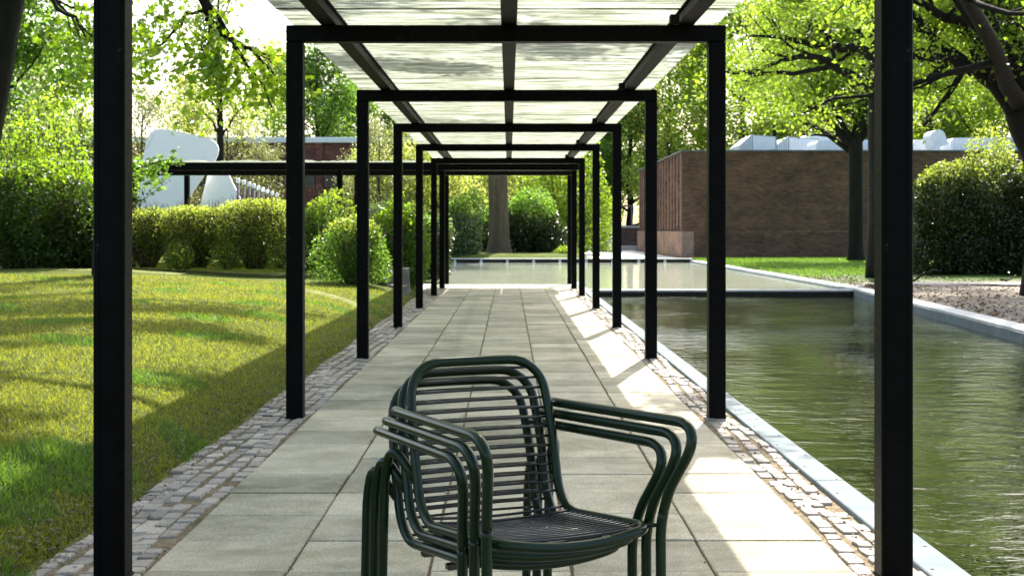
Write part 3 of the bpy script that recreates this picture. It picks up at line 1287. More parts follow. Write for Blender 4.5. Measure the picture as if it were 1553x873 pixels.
TH = math.radians(26.1)
c0 = make_chair()
labels = ['glossy dark green tubular armchair on top of the stack, its whole seat visible',
          'dark green tubular armchair in the middle of the stack of three',
          'dark green tubular armchair at the bottom of the stack, standing on the slabs']
for k in range(3):
    ly = .072 * k
    o = c0 if k == 0 else c0.copy()
    if k:
        COL.objects.link(o)
        for ch in list(c0.children):
            c = ch.copy()
            COL.objects.link(c)
            c.parent = o
    o.location = (.0617 - math.sin(TH) * ly, 3.8276 + math.cos(TH) * ly, -.0365 * k)
    o.rotation_euler = (0, 0, TH)
    tag(o, labels[k], 'chair', 'stacked green armchairs on the slab path')

# ---------------------------------------------------------------- right brick building
bx0, by0 = 7.32, 60.3
root = empty('brick_building', (bx0, by0, 0), 'long low brown brick building beyond the pond with vertical fins on its left side', 'building')
mb = MB()
mb.box(0, .5, 0, 21, 0, 1.12)
mb.build('plinth', M['brick_plinth'], root)
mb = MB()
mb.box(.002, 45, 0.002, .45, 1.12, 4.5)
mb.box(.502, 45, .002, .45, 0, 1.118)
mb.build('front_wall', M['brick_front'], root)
mb = MB()
mb.box(.40, .60, .46, 21, 1.123, 4.5)
mb.build('side_wall', M['dark_stone'], root)  # recess wall coloured dark for contrast between the fins
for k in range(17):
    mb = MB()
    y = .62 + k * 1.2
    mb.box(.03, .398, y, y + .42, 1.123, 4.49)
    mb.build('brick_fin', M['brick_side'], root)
mb = MB()
mb.box(.004, .50, .452, 21.02, 1.125, 1.17)
mb.build('sill', M['dark_stone'], root)
mb = MB()
mb.box(-.04, 45, -.05, 21.1, 4.503, 4.56)
mb.build('roof_coping', M['coping_dark'], root)
mb = MB()
mb.box(.6, 45, .5, 21, 4.0, 4.49)
mb.build('roof', M['dark_stone'], root)


def rp(px, py, Yd):
    p = W(px, py, Yd)
    return p - np.array([bx0, by0, 0])


# sawtooth roof lights: ribbed back, glazed triangular ends
def roof_light(pxa, pxb, pyt, Yd, name='roof_light'):
    a = rp(pxa, 229, Yd)
    b = rp(pxb, 229, Yd)
    h = (229 - pyt) * Yd / F
    x0, x1, y, z = a[0], b[0], a[1], 4.6
    mb = MB()
    L = x1 - x0
    mb.add([(x0, y, z), (x0 + .30 * L, y, z), (x1, y, z), (x0 + .95 * L, y, z + h * .9), (x0 + .32 * L, y, z + h), (x0, y, z + h * .45),
            (x0, y + 3, z), (x0 + .30 * L, y + 3, z), (x1, y + 3, z), (x0 + .95 * L, y + 3, z + h * .9), (x0 + .32 * L, y + 3, z + h), (x0, y + 3, z + h * .45)],
           [(0, 1, 4, 5), (1, 2, 3, 4), (5, 4, 10, 11), (4, 3, 9, 10), (3, 2, 8, 9), (11, 10, 7, 6), (10, 9, 8, 7), (0, 5, 11, 6)])
    o = mb.build(name, M['grey_metal'], root)
    m2 = MB()
    m2.add([(x0 + .34 * L, y - .03, z + .08), (x0 + .92 * L, y - .03, z + h * .25), (x0 + .92 * L, y - .03, z + h * .86), (x0 + .34 * L, y - .03, z + h * .95)], [(0, 1, 2, 3)])
    m2.build('pane', M['white_metal'], o)
    for k in range(7):
        m3 = MB()
        xx = x0 + .03 * L + k * .27 * L / 6
        m3.box(xx - .02, xx + .02, y - .04, y - .005, z, z + h * (.45 + .5 * k / 7))
        m3.build('rib', M['white_metal'], o)
    return o


roof_light(1122, 1180, 200, 64)
roof_light(1172, 1245, 198, 67)


def rounded_box_part(pxa, pxb, pya, pyb, Yd, depth, name, mat, tilt=0):
    a, b = rp(pxa, pyb, Yd), rp(pxb, pya, Yd)
    mb = MB()
    w, h = b[0] - a[0], b[2] - a[2]
    out = []
    r = min(w, h) * .42
    for cx, cy, s in ((w - r, h - r, 0), (r, h - r, 1), (0, 0, 2), (w, 0, 3)):
        if s < 2:
            for k in range(6):
                t = (s + k / 5) * PI / 2
                out.append((cx + r * math.cos(t), cy + r * math.sin(t)))
        else:
            out.append((cx, cy))
    ct, stt = math.cos(tilt), math.sin(tilt)
    mb.prism(out, depth, lambda u, v_, w_: (a[0] + u * ct - v_ * stt, a[1] + depth / 2 + w_, max(4.6, a[2]) + u * stt + v_ * ct))
    return mb.build(name, M[mat], root, smooth=False)


rounded_box_part(1238, 1290, 213, 228, 63, 2.0, 'dome_light', 'white_metal')
rounded_box_part(1220, 1262, 203, 228, 68, 2.0, 'dome_light', 'white_metal')
rounded_box_part(1296, 1330, 212, 228, 63, 1.5, 'dome_light', 'white_metal')
rounded_box_part(1384, 1425, 212, 228, 64, 1.6, 'dome_light', 'white_metal')
rounded_box_part(1418, 1440, 200, 226, 62, 1.2, 'roof_hood', 'white_metal', .35)
rounded_box_part(1442, 1508, 209, 228, 63, 1.6, 'duct', 'white_metal')
rounded_box_part(1500, 1580, 208, 228, 66, 2, 'roof_box', 'grey_metal')

# left red brick building
lx, lz = -27.0, 70.0
root = empty('brick_building', (-15, 70, 0), 'flat-roofed red brick building with white roof edge behind the white sculpture', 'building')
mb = MB()
mb.box(-13, 10.6, 0, 10, 0, 5.45)
mb.build('wall', M['brick_red'], root)
mb = MB()
mb.cbox(-13.1, 10.75, -.15, 10.1, 5.453, 5.72, .02)
mb.build('roof_edge', M['white_metal'], root)
for k in range(14):
    mb = MB()
    x = -12.3 + k * 1.62
    mb.box(x, x + .34, -.16, -.002, 0, 5.44)
    mb.build('pilaster', M['brick_red'], root)
    mb = MB()
    mb.box(x + .42, x + 1.52, -.045, -.003, 3.30, 4.12)
    o = mb.build('window', M['coping_dark'], root)
    mb = MB()
    mb.box(x + .48, x + 1.46, -.065, -.047, 3.37, 4.05)
    mb.build('pane', M['window_glass'], o)

# low brick wall behind the ponds, standing stone, carved block
root = empty('garden_wall', (5, 84, 0), 'low dark brick wall with pale cap beyond the upper pond, left of the finned building', 'wall')
mb = MB()
mb.box(-3.2, 2.9, 0, .4, .0, 1.30)
mb.build('wall_face', M['brick_wall'], root)
mb = MB()
mb.cbox(-3.25, 2.95, -.05, .45, 1.302, 1.42, .015)
mb.build('cap', M['concrete'], root)
mb = MB()
mb.cbox(-3.4, 3.2, -1.6, -1.2, .0, .26, .015)
tag(mb.build('kerb', M['concrete']), 'low pale kerb in front of the garden wall', 'kerb')
bpy.data.objects['kerb'].location = (5, 84, 0)

rg = np.random.default_rng(4)
mb = MB()
Yd = 78
cx, cz0 = (921 - 772) * Yd / F, 0.0
out = []
for t in np.linspace(0, PI, 14):
    out.append((.36 * math.cos(t), 1.42 + .42 * math.sin(t) ** .8))
out = [(.40, 0), (.38, .7)] + out + [(-.38, .7), (-.40, 0)]
mb.prism(out, .45, lambda u, v_, w_: (u, w_, v_))
o = mb.build('standing_stone', M['stone'])
o.location = (cx, Yd, 0)
tag(o, 'tall grey standing stone with rounded top beyond the upper pond', 'stone')
mb = MB()
mb.cbox(-.19, .19, -.2, .2, 0, .50, .05)
mb.cbox(-.235, .235, -.235, .235, .503, .66, .06)
mb.lathe([(.15, .662), (.18, .71), (.16, .78), (.08, .82)], (0, 0, 0), 16)
o = mb.build('carved_block', M['pale_stone'])
o.location = (cx + .13, Yd - .9, 0)
tag(o, 'small pale carved stone block in front of the standing stone', 'stone block')
mb = MB()
mb.lathe([(.32, 0), (.38, .15), (.33, .36), (.22, .52), (.1, .6)], (0, 0, 0), 12)
o = mb.build('boulder', M['stone'])
o.location = (cx - .3, Yd - .7, 0)
tag(o, 'rounded grey boulder beside the pale carved block', 'boulder')
# thin rail behind the wall
root = empty('rail_fence', (5, 87, 0), 'thin horizontal rail on posts behind the low brick wall', 'fence')
mb = MB()
mb.tube([(-3.4, 0, 2.62), (2.6, 0, 2.62)], .05, 6)
mb.build('rail', M['stone'], root)
for x in (-3.2, -1.2, .9, 2.5):
    mb = MB()
    mb.tube([(x, 0, 0), (x, 0, 2.6)], .05, 6)
    mb.build('post', M['stone'], root)


# ---------------------------------------------------------------- stone blocks at the end of the cobbles
def rough_block(name, loc, size, seed, label, mat='stone', rz=0):
    rg = np.random.default_rng(seed)
    mb = MB()
    mb.cbox(-size[0] / 2, size[0] / 2, -size[1] / 2, size[1] / 2, 0, size[2], .018)
    mb.v[0] = mb.v[0] + rg.normal(size=mb.v[0].shape) * .007
    o = mb.build(name, M[mat])
    o.location = loc
    o.rotation_euler = (0, 0, rz)
    tag(o, label, 'stone block', 'rough stone blocks by the lawn corner')
    return o


rough_block('stone_block', (-1.90, 25.2, .015), (.20, .28, .20), 1, 'lower right small dark stone block beside the third-last left canopy post', 'stone', .1)
rough_block('stone_block', (-2.12, 25.3, .0), (.16, .26, .22), 2, 'lower left small stone block under the pale capped stone', 'stone', -.1)
rough_block('stone_block', (-2.0, 25.9, .0), (.40, .34, .50), 3, 'large pale-topped stone block behind the two small blocks', 'stone', .05)
root = empty('bank_board', (-2.35, 25.2, 0), 'short sloping retaining board at the corner of the lawn by the stone blocks', 'retaining board')
mb = MB()
mb.prism([(-.45, .05), (.2, .05), (.2, .52), (.14, .54), (-.45, .2)], .05, lambda u, v_, w_: (u, w_, v_))
mb.build('board', M['bark_grey'], root)

# ---------------------------------------------------------------- white sculpture
YS = 37.0
so_ = W(285, 320, YS)
root = empty('sculpture', (so_[0], YS, .44), 'large white abstract sheet-metal sculpture with rounded head behind the clipped hedge', 'sculpture')


def px_outline(P, n=6):
    pts = []
    for x, y in P:
        w = W(x, y, YS)
        pts.append((w[0] - so_[0], w[2] - .44))
    return pts


o1 = [(203, 345), (212, 295), (222, 235), (226, 215), (231, 203), (240, 197), (252, 197), (285, 203), (318, 210), (329, 216), (334, 226), (331, 240), (322, 251), (300, 284), (283, 310), (262, 345)]
o2 = [(293, 348), (306, 298), (317, 254), (342, 254), (352, 276), (362, 296), (388, 348)]


def round_outline(P, it=2):
    for _ in range(it):
        Q = []
        for i in range(len(P)):
            a, b = np.array(P[i]), np.array(P[(i + 1) % len(P)])
            Q += [tuple(a * .8 + b * .2), tuple(a * .2 + b * .8)]
        P = Q
    return P


mb = MB()
mb.prism(px_outline(round_outline(o1)), .10, lambda u, v_, w_: (u, w_ - .18 + .05 * u, v_))
mb.build('head_plate', M['white_paint'], root)
mb = MB()
mb.prism(px_outline(o2), .10, lambda u, v_, w_: (u, w_ + .12 - .05 * u, v_))
mb.build('leg_plate', M['white_paint'], root)

# thin posts with white caps behind the hedge
rg = np.random.default_rng(9)
mb = MB()
mb.tube([(0, 0, 0), (0, 0, 1.0)], .03, 8)
for i, px in enumerate((361, 370, 378, 385, 392, 399, 406, 413, 420)):
    Yd = 33.5 + i * 1.0
    top = EYE + (348 - (278 + i * 2.6)) * Yd / F
    X = (px - 772) * Yd / F
    o = empty('capped_post', (X, Yd, .44), 'slim white-capped post in the row right of the sculpture, behind the hedge', 'post', 'slim posts with white caps behind the hedge')
    mb = MB()
    mb.tube([(0, 0, 0), (0, 0, top - .44)], .035, 8)
    mb.build('pole', M['stone'], o, smooth=True)
    mb = MB()
    mb.lathe([(.045, 0), (.05, .03), (.05, .09), (.03, .12)], (0, 0, top - .44), 10)
    mb.build('cap', M['white_paint'], o, smooth=True)

# ---------------------------------------------------------------- shrubs
def at(px, Y, z):
    return ((px - 772) * Y / F, Y, z)


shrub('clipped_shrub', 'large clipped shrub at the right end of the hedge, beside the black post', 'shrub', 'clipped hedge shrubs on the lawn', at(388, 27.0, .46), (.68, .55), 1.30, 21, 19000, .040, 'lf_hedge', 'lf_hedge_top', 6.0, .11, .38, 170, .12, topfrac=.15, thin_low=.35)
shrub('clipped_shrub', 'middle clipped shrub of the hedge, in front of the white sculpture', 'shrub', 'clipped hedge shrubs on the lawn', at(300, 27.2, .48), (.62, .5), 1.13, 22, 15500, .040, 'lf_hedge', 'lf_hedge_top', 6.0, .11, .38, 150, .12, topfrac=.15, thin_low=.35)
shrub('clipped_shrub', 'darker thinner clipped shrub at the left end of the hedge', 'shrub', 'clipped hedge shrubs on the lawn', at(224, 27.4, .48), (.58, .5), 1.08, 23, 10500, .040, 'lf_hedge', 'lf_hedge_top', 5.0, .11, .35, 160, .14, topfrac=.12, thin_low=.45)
for px, lab in ((345, 'low bright green plant at the foot of the hedge, left of its largest shrub'), (272, 'low bright green plant at the foot of the hedge, left of its middle shrub'), (428, 'low bright green plant at the right foot of the largest clipped shrub')):
    shrub('low_plant', lab, 'plant', 'low plants at the foot of the hedge', at(px, 26.6, .46), (.3, .25), .5, 100 + px, 1500, .05, 'lf_hedge_top', None, 2.2, .3, .4, 16, .4)
shrub('rounded_shrub', 'rounded bright green shrub between the second and third left canopy posts', 'shrub', None, at(538, 24.5, .28), (.54, .5), 1.16, 24, 12000, .045, 'lf_mid', 'lf_hedge_top', 2.7, .25, .35, 60, .5, topfrac=.2)
shrub('leafy_shrub', 'loose green shrub behind and left of the rounded bright shrub', 'shrub', None, at(488, 27.2, .40), (.60, .5), 1.45, 25, 7500, .06, 'lf_mid', 'lf_oak', 2.0, .25, .3, 30, .35)
shrub('leafy_shrub', 'leafy shrub in front of the crossing canopy, right of the rounded bright shrub', 'shrub', None, at(607, 27.6, .1), (.55, .5), 1.5, 26, 8000, .075, 'lf_mid', 'lf_maple', 2.0, .25, .3, 30, .3, tmpl=LEAF_OVAL)
shrub('leafy_shrub', 'low dark leafy shrub between the far left canopy posts', 'shrub', None, at(648, 33.5, .05), (.62, .5), 1.5, 27, 8000, .08, 'lf_dark', 'lf_mid', 2.0, .22, .3, 30, .3, tmpl=LEAF_OVAL)
shrub('leafy_shrub', 'pale glossy-leaved shrub behind the loose green one, under the crossing canopy', 'shrub', None, at(560, 34.5, .45), (1.5, .7), 1.35, 28, 10000, .08, 'lf_glossy', None, 2.0, .22, .3, 30, .35, tmpl=LEAF_OVAL)
shrub('leafy_shrub', 'shrub with pale glossy leaves left of the big trunk beyond the pond', 'shrub', None, at(698, 54.8, .05), (.85, .8), 2.3, 29, 9000, .11, 'lf_glossy', 'lf_mid', 2.0, .2, .3, 30, .35, tmpl=LEAF_OVAL)
shrub('rhododendron', 'big dark evergreen bush right behind the big trunk on the far bank', 'bush', None, at(805, 59, .1), (1.35, 1.1), 2.25, 30, 19000, .12, 'lf_dark', 'lf_mid', 2.6, .2, .3, 30, .7, tmpl=LEAF_OVAL)
shrub('rhododendron', 'smaller dark evergreen bush left behind the big trunk on the far bank', 'bush', None, at(733, 60.5, .1), (.9, .9), 1.8, 31, 9000, .12, 'lf_dark', 'lf_mid', 2.4, .2, .3, 30, .7, tmpl=LEAF_OVAL)
shrub('small_plant', 'small bright green plant at the right end of the grassy island', 'plant', None, at(858, 56, .02), (.5, .4), .55, 32, 2500, .07, 'lf_oak', None, 2.0, .3, .3, 14, .3)
for i, (px, Y, a, H, m, lab) in enumerate((
        (640, 66, 2.3, 5.2, 'lf_yellow', 'tall yellow-green shrub seen between the far left canopy posts'),
        (705, 70, 2.6, 5.6, 'lf_yellow', 'tall yellow-green shrub left of the big trunk beyond the pond'),
        (800, 72, 2.6, 5.4, 'lf_yellow', 'tall yellow-green shrub right of the big trunk, above the dark evergreen'),
        (862, 69, 1.9, 4.8, 'lf_oak', 'tall fresh green shrub behind the far right canopy posts'),
        (590, 68, 2.4, 5.0, 'lf_yellow', 'pale yellow shrub in front of the right end of the red brick building'),
        (752, 78, 3.0, 5.0, 'lf_brown', 'bronze-tinged shrub directly behind the big trunk'))):
    shrub('tall_shrub', lab, 'shrub', 'tall shrubs behind the far pond', at(px, Y, .1), (a, 1.6), H, 40 + i, 15000, .15, m, None, 2.1, .22, .3, 24, .4, tmpl=LEAF_SIMPLE, bark='bark_dark')

# right dark hedge
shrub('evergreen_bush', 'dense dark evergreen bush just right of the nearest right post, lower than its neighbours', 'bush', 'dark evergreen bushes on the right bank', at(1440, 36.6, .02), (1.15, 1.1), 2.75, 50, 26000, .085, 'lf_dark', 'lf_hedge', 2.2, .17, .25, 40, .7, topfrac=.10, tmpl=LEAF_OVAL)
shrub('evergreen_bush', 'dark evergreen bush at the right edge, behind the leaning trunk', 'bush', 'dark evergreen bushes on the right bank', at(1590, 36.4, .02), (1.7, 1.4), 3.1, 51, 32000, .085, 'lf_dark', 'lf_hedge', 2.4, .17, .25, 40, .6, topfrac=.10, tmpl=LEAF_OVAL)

shrub('evergreen_bush', 'tallest dark evergreen bush on the right bank, between its two neighbours', 'bush', 'dark evergreen bushes on the right bank', at(1498, 37.6, .02), (1.35, 1.3), 3.35, 55, 30000, .085, 'lf_dark', 'lf_hedge', 2.2, .17, .25, 40, .7, topfrac=.14, tmpl=LEAF_OVAL)

# left big bush
shrub('leafy_bush', 'big leafy bush at the left edge behind the thick trunk', 'bush', 'leafy bushes at the left edge', at(28, 26.5, .45), (1.15, 1.0), 2.2, 52, 20000, .075, 'lf_bush', 'lf_maple', 2.1, .28, .3, 50, .6, tmpl=LEAF_OVAL, thin_low=.1)
shrub('leafy_bush', 'leafy bush just left of the nearest left post', 'bush', 'leafy bushes at the left edge', at(128, 27.5, .45), (1.0, .9), 2.0, 53, 15000, .075, 'lf_bush', 'lf_maple', 2.1, .28, .3, 50, .6, tmpl=LEAF_OVAL)
shrub('leafy_bush', 'taller looser bush behind the leafy bushes at the left edge', 'bush', 'leafy bushes at the left edge', at(70, 31, .45), (2.0, 1.2), 3.6, 54, 15000, .085, 'lf_bush', 'lf_oak', 2.0, .3, .3, 50, .4, tmpl=LEAF_OVAL)

# ---------------------------------------------------------------- traced trees
# thick tree at the left edge, its limbs hang over the lawn and the canopy
YL = 17.0
tr = [(np.array([-6.66, 17, .42]), .36), (np.array([-6.42, 17, 1.9]), .28), (np.array([-6.16, 17, 3.3]), .26), (np.array([-5.95, 17.1, 4.8]), .24), (np.array([-5.8, 17.0, 6.6]), .2), (np.array([-5.7, 17, 8.6]), .12)]
limbs = [
    ([(-5.95, 17.1, 5.0), (-5.0, 17.3, 5.3), (-4.2, 17.6, 5.0), W(300, -22, 18), W(312, 10, 18), W(320, 30, 18), W(335, 48, 18), W(352, 65, 18.2), W(380, 76, 18.3), W(405, 102, 18.4), W(432, 128, 18.5)], .09, .012),
    ([W(312, 12, 18), W(282, 26, 18), W(256, 54, 17.9), W(222, 86, 17.7), W(196, 100, 17.6)], .022, .008),
    ([W(320, 30, 18), W(319, 42, 17.9), W(306, 68, 17.8), W(317, 96, 17.7)], .018, .006),
    ([W(335, 48, 18), W(329, 80, 18), W(332, 110, 18.1), W(329, 150, 18.2)], .02, .006),
    ([(-6.1, 17.0, 3.9), (-5.9, 16.4, 4.4), W(40, -30, 15.5), W(80, 0, 15.2), W(112, 30, 15), W(135, 62, 15)], .05, .008),
    ([(-5.9, 17.1, 5.6), (-4.6, 15.6, 6.6), (-3.0, 14.4, 7.4), (-1.4, 13.8, 7.8), (.2, 13.6, 8.0)], .12, .02),
    ([(-5.8, 17.0, 6.2), (-4.2, 18.0, 7.0), (-2.6, 18.8, 7.3), (-.8, 19.2, 7.4)], .10, .02),
    ([(-5.8, 17.0, 6.5), (-5.6, 14.6, 7.4), (-5.2, 12.4, 8.0), (-4.6, 10.4, 8.2)], .12, .02),
    ([(-5.9, 17.0, 5.8), (-7.6, 15.6, 6.6), (-8.6, 14.2, 7.0), (-9.4, 12.6, 7.0)], .10, .02),
    ([(-5.95, 17.0, 5.4), (-7.4, 17.8, 6.2), (-9.2, 18.2, 6.6), (-11, 18.4, 6.4)], .10, .02),
    ([(-5.8, 17.0, 6.8), (-4.0, 15.6, 8.0), (-2.6, 13.0, 8.6), (-1.6, 11.0, 8.8)], .12, .02),  # unseen overhead limb, added like several below to dapple lawn and roof
    ([(-5.7, 17.0, 7.4), (-5.0, 14.0, 8.4), (-4.2, 11.0, 8.6), (-3.2, 8.8, 8.4)], .12, .02),
    ([(-5.9, 17.0, 6.4), (-7.2, 14.2, 7.2), (-7.6, 11.6, 7.4), (-7.6, 9.4, 7.0)], .12, .02),
    ([(-5.7, 17.0, 7.8), (-6.6, 19.5, 8.6), (-6.4, 22, 8.8)], .10, .02),
    ([(-5.8, 17.0, 6.0), (-3.8, 16.4, 7.2), (-1.6, 16.0, 7.8), (.4, 15.6, 8.1), (2.0, 15.4, 8.2)], .13, .02),
    ([(-5.8, 17.0, 6.6), (-3.6, 14.2, 7.8), (-1.4, 12.4, 8.3), (.6, 11.6, 8.5), (2.2, 11.4, 8.4)], .13, .02),
    ([(-5.8, 17.0, 5.9), (-5.0, 15.2, 6.6), (-4.2, 13.6, 6.9), (-3.6, 12.0, 6.9)], .10, .02),
    ([(-5.9, 17.0, 6.1), (-6.2, 14.6, 6.8), (-6.4, 12.4, 7.0), (-6.0, 10.6, 6.8)], .10, .02),
]
traced_tree('maple_tree', 'thick dark leaning trunk at the far left edge with maple leaves hanging over the lawn', 'tree', None, tr, limbs, 61, 98000, .085, 'lf_maple', 'bark_dark', .17, 1.0, 3, 5, 3.6, -.02, LEAF_LOBED, (5, 4, 3), thin=5, clump=True)

# tree added behind the nearest left post, its unseen crown shades lawn and roof
tr = [(np.array([-6.55, 23.4, .42]), .3), (np.array([-6.55, 23.4, 2.5]), .2), (np.array([-6.45, 23.4, 5.0]), .18), (np.array([-6.3, 23.3, 7.5]), .14), (np.array([-6.2, 23.2, 10.0]), .08)]
limbs = [
    ([(-6.4, 23.4, 5.6), (-4.8, 22.2, 6.8), (-3.2, 20.8, 7.4), (-1.2, 19.4, 7.6)], .12, .02),
    ([(-6.4, 23.4, 6.0), (-5.6, 21.0, 7.2), (-4.8, 18.6, 7.8), (-4.2, 16.2, 7.8)], .12, .02),
    ([(-6.4, 23.4, 5.8), (-8.0, 21.4, 6.8), (-8.8, 19.2, 7.4), (-9.0, 17.0, 7.4)], .11, .02),
    ([(-6.4, 23.4, 6.4), (-4.4, 24.0, 7.6), (-2.2, 24.2, 8.2), (-.2, 24.0, 8.2)], .11, .02),
    ([(-6.4, 23.4, 6.6), (-7.0, 20.4, 7.8), (-6.6, 17.6, 8.6), (-6.0, 14.8, 8.8)], .11, .02),
    ([(-6.4, 23.4, 6.2), (-9.0, 23.8, 7.2), (-11, 23.6, 7.6)], .1, .02),
    ([(-6.3, 23.3, 7.0), (-5.0, 26.0, 8.2), (-3.8, 28, 8.8)], .1, .02),
]
traced_tree('shade_tree', 'tree added right behind the nearest left post, unseen crown shading the lawn', 'tree', None, tr, limbs, 68, 44000, .11, 'lf_oak', 'bark_dark', .22, 1.0, 3, 5, 3.6, .03, zmin=5.6, clump=True)

# tree at right edge leaning, forked limbs
YB = 24.7
tr = [(np.array([9.30, YB, .04]), .44), (np.array([9.28, YB, .9]), .31), (W(1578, 250, YB), .28), (W(1560, 205, YB), .27), (W(1544, 168, YB), .24)]
limbs = [
    ([W(1546, 175, YB), W(1520, 139, YB), W(1478, 106, YB - .3), W(1441, 90, YB - .6), W(1388, 87, YB - .8), W(1330, 70, YB - 1)], .15, .03),
    ([W(1480, 106, YB - .3), W(1424, 67, YB), W(1403, 43, YB + .2), W(1385, 20, YB + .4), W(1350, -20, YB + .5)], .09, .03),
    ([W(1524, 142, YB), W(1490, 82, YB + .4), W(1467, 43, YB + .7), W(1456, 8, YB + 1), W(1440, -50, YB + 1.2)], .12, .05),
    ([W(1560, 150, YB), W(1540, 104, YB), W(1491, 55, YB - .3), W(1461, 34, YB - .5), W(1424, 22, YB - .7), W(1388, 4, YB - .8), W(1300, -40, YB - 1.2)], .12, .03),
    ([W(1556, 190, YB), W(1556, 130, YB + .1), W(1544, 70, YB + .2), W(1531, 18, YB + .2), W(1520, -60, YB + .2)], .14, .07),
    ([W(1466, 40, YB + .7), W(1490, 32, YB + .5), W(1520, 14, YB + .4), W(1560, -10, YB)], .05, .02),
    ([W(1570, 200, YB), W(1620, 100, YB), W(1700, 20, YB), W(1800, -40, YB)], .13, .03),
    ([W(1545, 160, YB), W(1500, 60, YB - 2.5), W(1440, -60, YB - 5), W(1400, -220, YB - 7)], .12, .03),
    ([W(1456, 0, YB + 1), W(1380, -100, YB - 1), W(1250, -200, YB - 3.5)], .09, .03),
]
traced_tree('spreading_tree', 'leaning dark trunk at the right edge with thick forked limbs reaching left', 'tree', None, tr, limbs, 62, 30000, .085, 'lf_oak', 'bark_dark', .2, 1.3, 3, 4, 4.0, .05, LEAF_SIMPLE, (7, 5, 4), front=YB - .1, zmin=3.0)

# tree hidden behind the nearest right post
YC = 33.7
tr = [(np.array([8.85, YC, .05]), .42), (W(1336, 330, YC), .29), (W(1334, 220, YC), .27), (W(1333, 120, YC), .24), (W(1336, 40, YC), .2), (W(1345, -60, YC), .14), (W(1350, -160, YC), .07)]
limbs = [
    ([W(1333, 95, YC), W(1300, 74, YC - .3), W(1263, 74, YC - .5), W(1217, 64, YC - .8), W(1187, 57, YC - 1), W(1138, 56, YC - 1.2)], .10, .02),
    ([W(1333, 140, YC), W(1312, 126, YC - .3), W(1275, 106, YC - .6), W(1244, 88, YC - .8), W(1202, 88, YC - 1), W(1153, 105, YC - 1.2), W(1107, 112, YC - 1.4)], .11, .015),
    ([W(1262, 100, YC - .7), W(1223, 108, YC - .9), W(1162, 114, YC - 1.1), W(1120, 111, YC - 1.2), W(1085, 105, YC - 1.3)], .05, .015),
    ([W(1336, 66, YC), W(1310, 52, YC), W(1294, 46, YC), W(1263, 55, YC + .3), W(1226, 55, YC + .5)], .07, .015),
    ([W(1336, 30, YC), W(1300, 0, YC + .5), W(1268, -22, YC + 1), W(1220, -60, YC + 1)], .09, .02),
    ([W(1340, 90, YC), W(1370, 50, YC), W(1400, 60, YC + .4), W(1440, 110, YC + .8)], .08, .02),
    ([W(1342, 20, YC), W(1400, -40, YC), W(1460, -70, YC)], .09, .02),
    ([W(1334, 170, YC), W(1390, 138, YC + .5), W(1430, 100, YC + .8)], .05, .015),
]
traced_tree('spreading_tree', 'dark straight trunk half hidden by the nearest right post, thin limbs reaching far left', 'tree', None, tr, limbs, 63, 32000, .095, 'lf_oak', 'bark_dark', .24, 1.35, 3, 4, 4.2, .05, LEAF_SIMPLE, (7, 5, 4), front=YC - .6, zmin=3.9)

# tree on the grass in front of the brick building
YA = 51.8
tr = [(W(1299, 399, YA), .38), (W(1298, 370, YA), .27), (W(1298, 300, YA), .25), (W(1298, 235, YA), .25), (W(1298, 205, YA), .24)]
limbs = [
    ([W(1296, 222, YA), W(1281, 210, YA), W(1265, 190, YA), W(1251, 175, YA - .4), W(1232, 140, YA - .8), W(1222, 125, YA - 1)], .15, .04),
    ([W(1302, 212, YA), W(1305, 190, YA), W(1287, 168, YA), W(1268, 150, YA), W(1250, 121, YA), W(1240, 90, YA)], .17, .05),
    ([W(1300, 210, YA), W(1306, 150, YA + .3), W(1306, 90, YA + .5), W(1300, 20, YA + .6), W(1296, -60, YA + .6)], .2, .06),
    ([W(1251, 177, YA - .4), W(1225, 160, YA - 1), W(1190, 152, YA - 1.5), W(1150, 150, YA - 2)], .06, .02),
    ([W(1300, 215, YA), W(1330, 180, YA), W(1370, 140, YA), W(1420, 110, YA)], .14, .04),
    ([W(1306, 120, YA + .4), W(1270, 60, YA), W(1230, 20, YA), W(1180, -10, YA)], .12, .03),
]
traced_tree('spreading_tree', 'tree with sturdy dark trunk on the grass before the brown brick wall', 'tree', None, tr, limbs, 64, 38000, .13, 'lf_oak', 'bark_dark', .3, 1.1, 3, 5, 6.0, .04, LEAF_SIMPLE, (7, 5, 4), front=YA - .8, zmin=5.2)

# big trunk on the island
YD = 57.0
tr = [(W(757, 388, YD), .66), (W(757, 380, YD), .52), (W(757, 360, YD), .42), (W(756, 320, YD), .40), (W(755, 270, YD), .39), (W(755, 200, YD), .37), (W(757, 120, YD), .32), (W(760, 20, YD), .22)]
limbs = [([W(755, 190, YD), W(800, 150, YD), W(860, 130, YD), W(920, 140, YD)], .2, .04), ([W(756, 170, YD), W(700, 130, YD), W(640, 120, YD), W(590, 140, YD)], .2, .04)]
traced_tree('big_tree', 'big grey-brown furrowed trunk standing on the grassy island at the end of the walk', 'tree', None, tr, limbs, 65, 9000, .15, 'lf_oak', 'bark_grey', .35, 1.0, 3, 8, 5.5, .03, zmin=7)

# slender tree behind the sculpture
YE = 44.0
tr = [(W(336, 390, YE), .14), (W(335, 280, YE), .11), (W(334, 200, YE), .10), (W(332, 120, YE), .08), (W(330, 40, YE), .05), (W(333, -30, YE), .03)]
limbs = [([W(334, 205, YE), W(318, 180, YE), W(300, 170, YE), W(282, 172, YE)], .04, .01), ([W(335, 212, YE), W(352, 180, YE), W(372, 160, YE), W(400, 150, YE)], .04, .01),
         ([W(333, 170, YE), W(300, 130, YE), W(270, 110, YE)], .04, .01), ([W(333, 150, YE), W(370, 110, YE), W(400, 80, YE)], .04, .01)]
traced_tree('slender_tree', 'slender dark-stemmed tree rising behind the head of the white sculpture', 'tree', None, tr, limbs, 66, 9000, .12, 'lf_yellow', 'bark_dark', .3, 1.0, 3, 6, 2.4, .03)

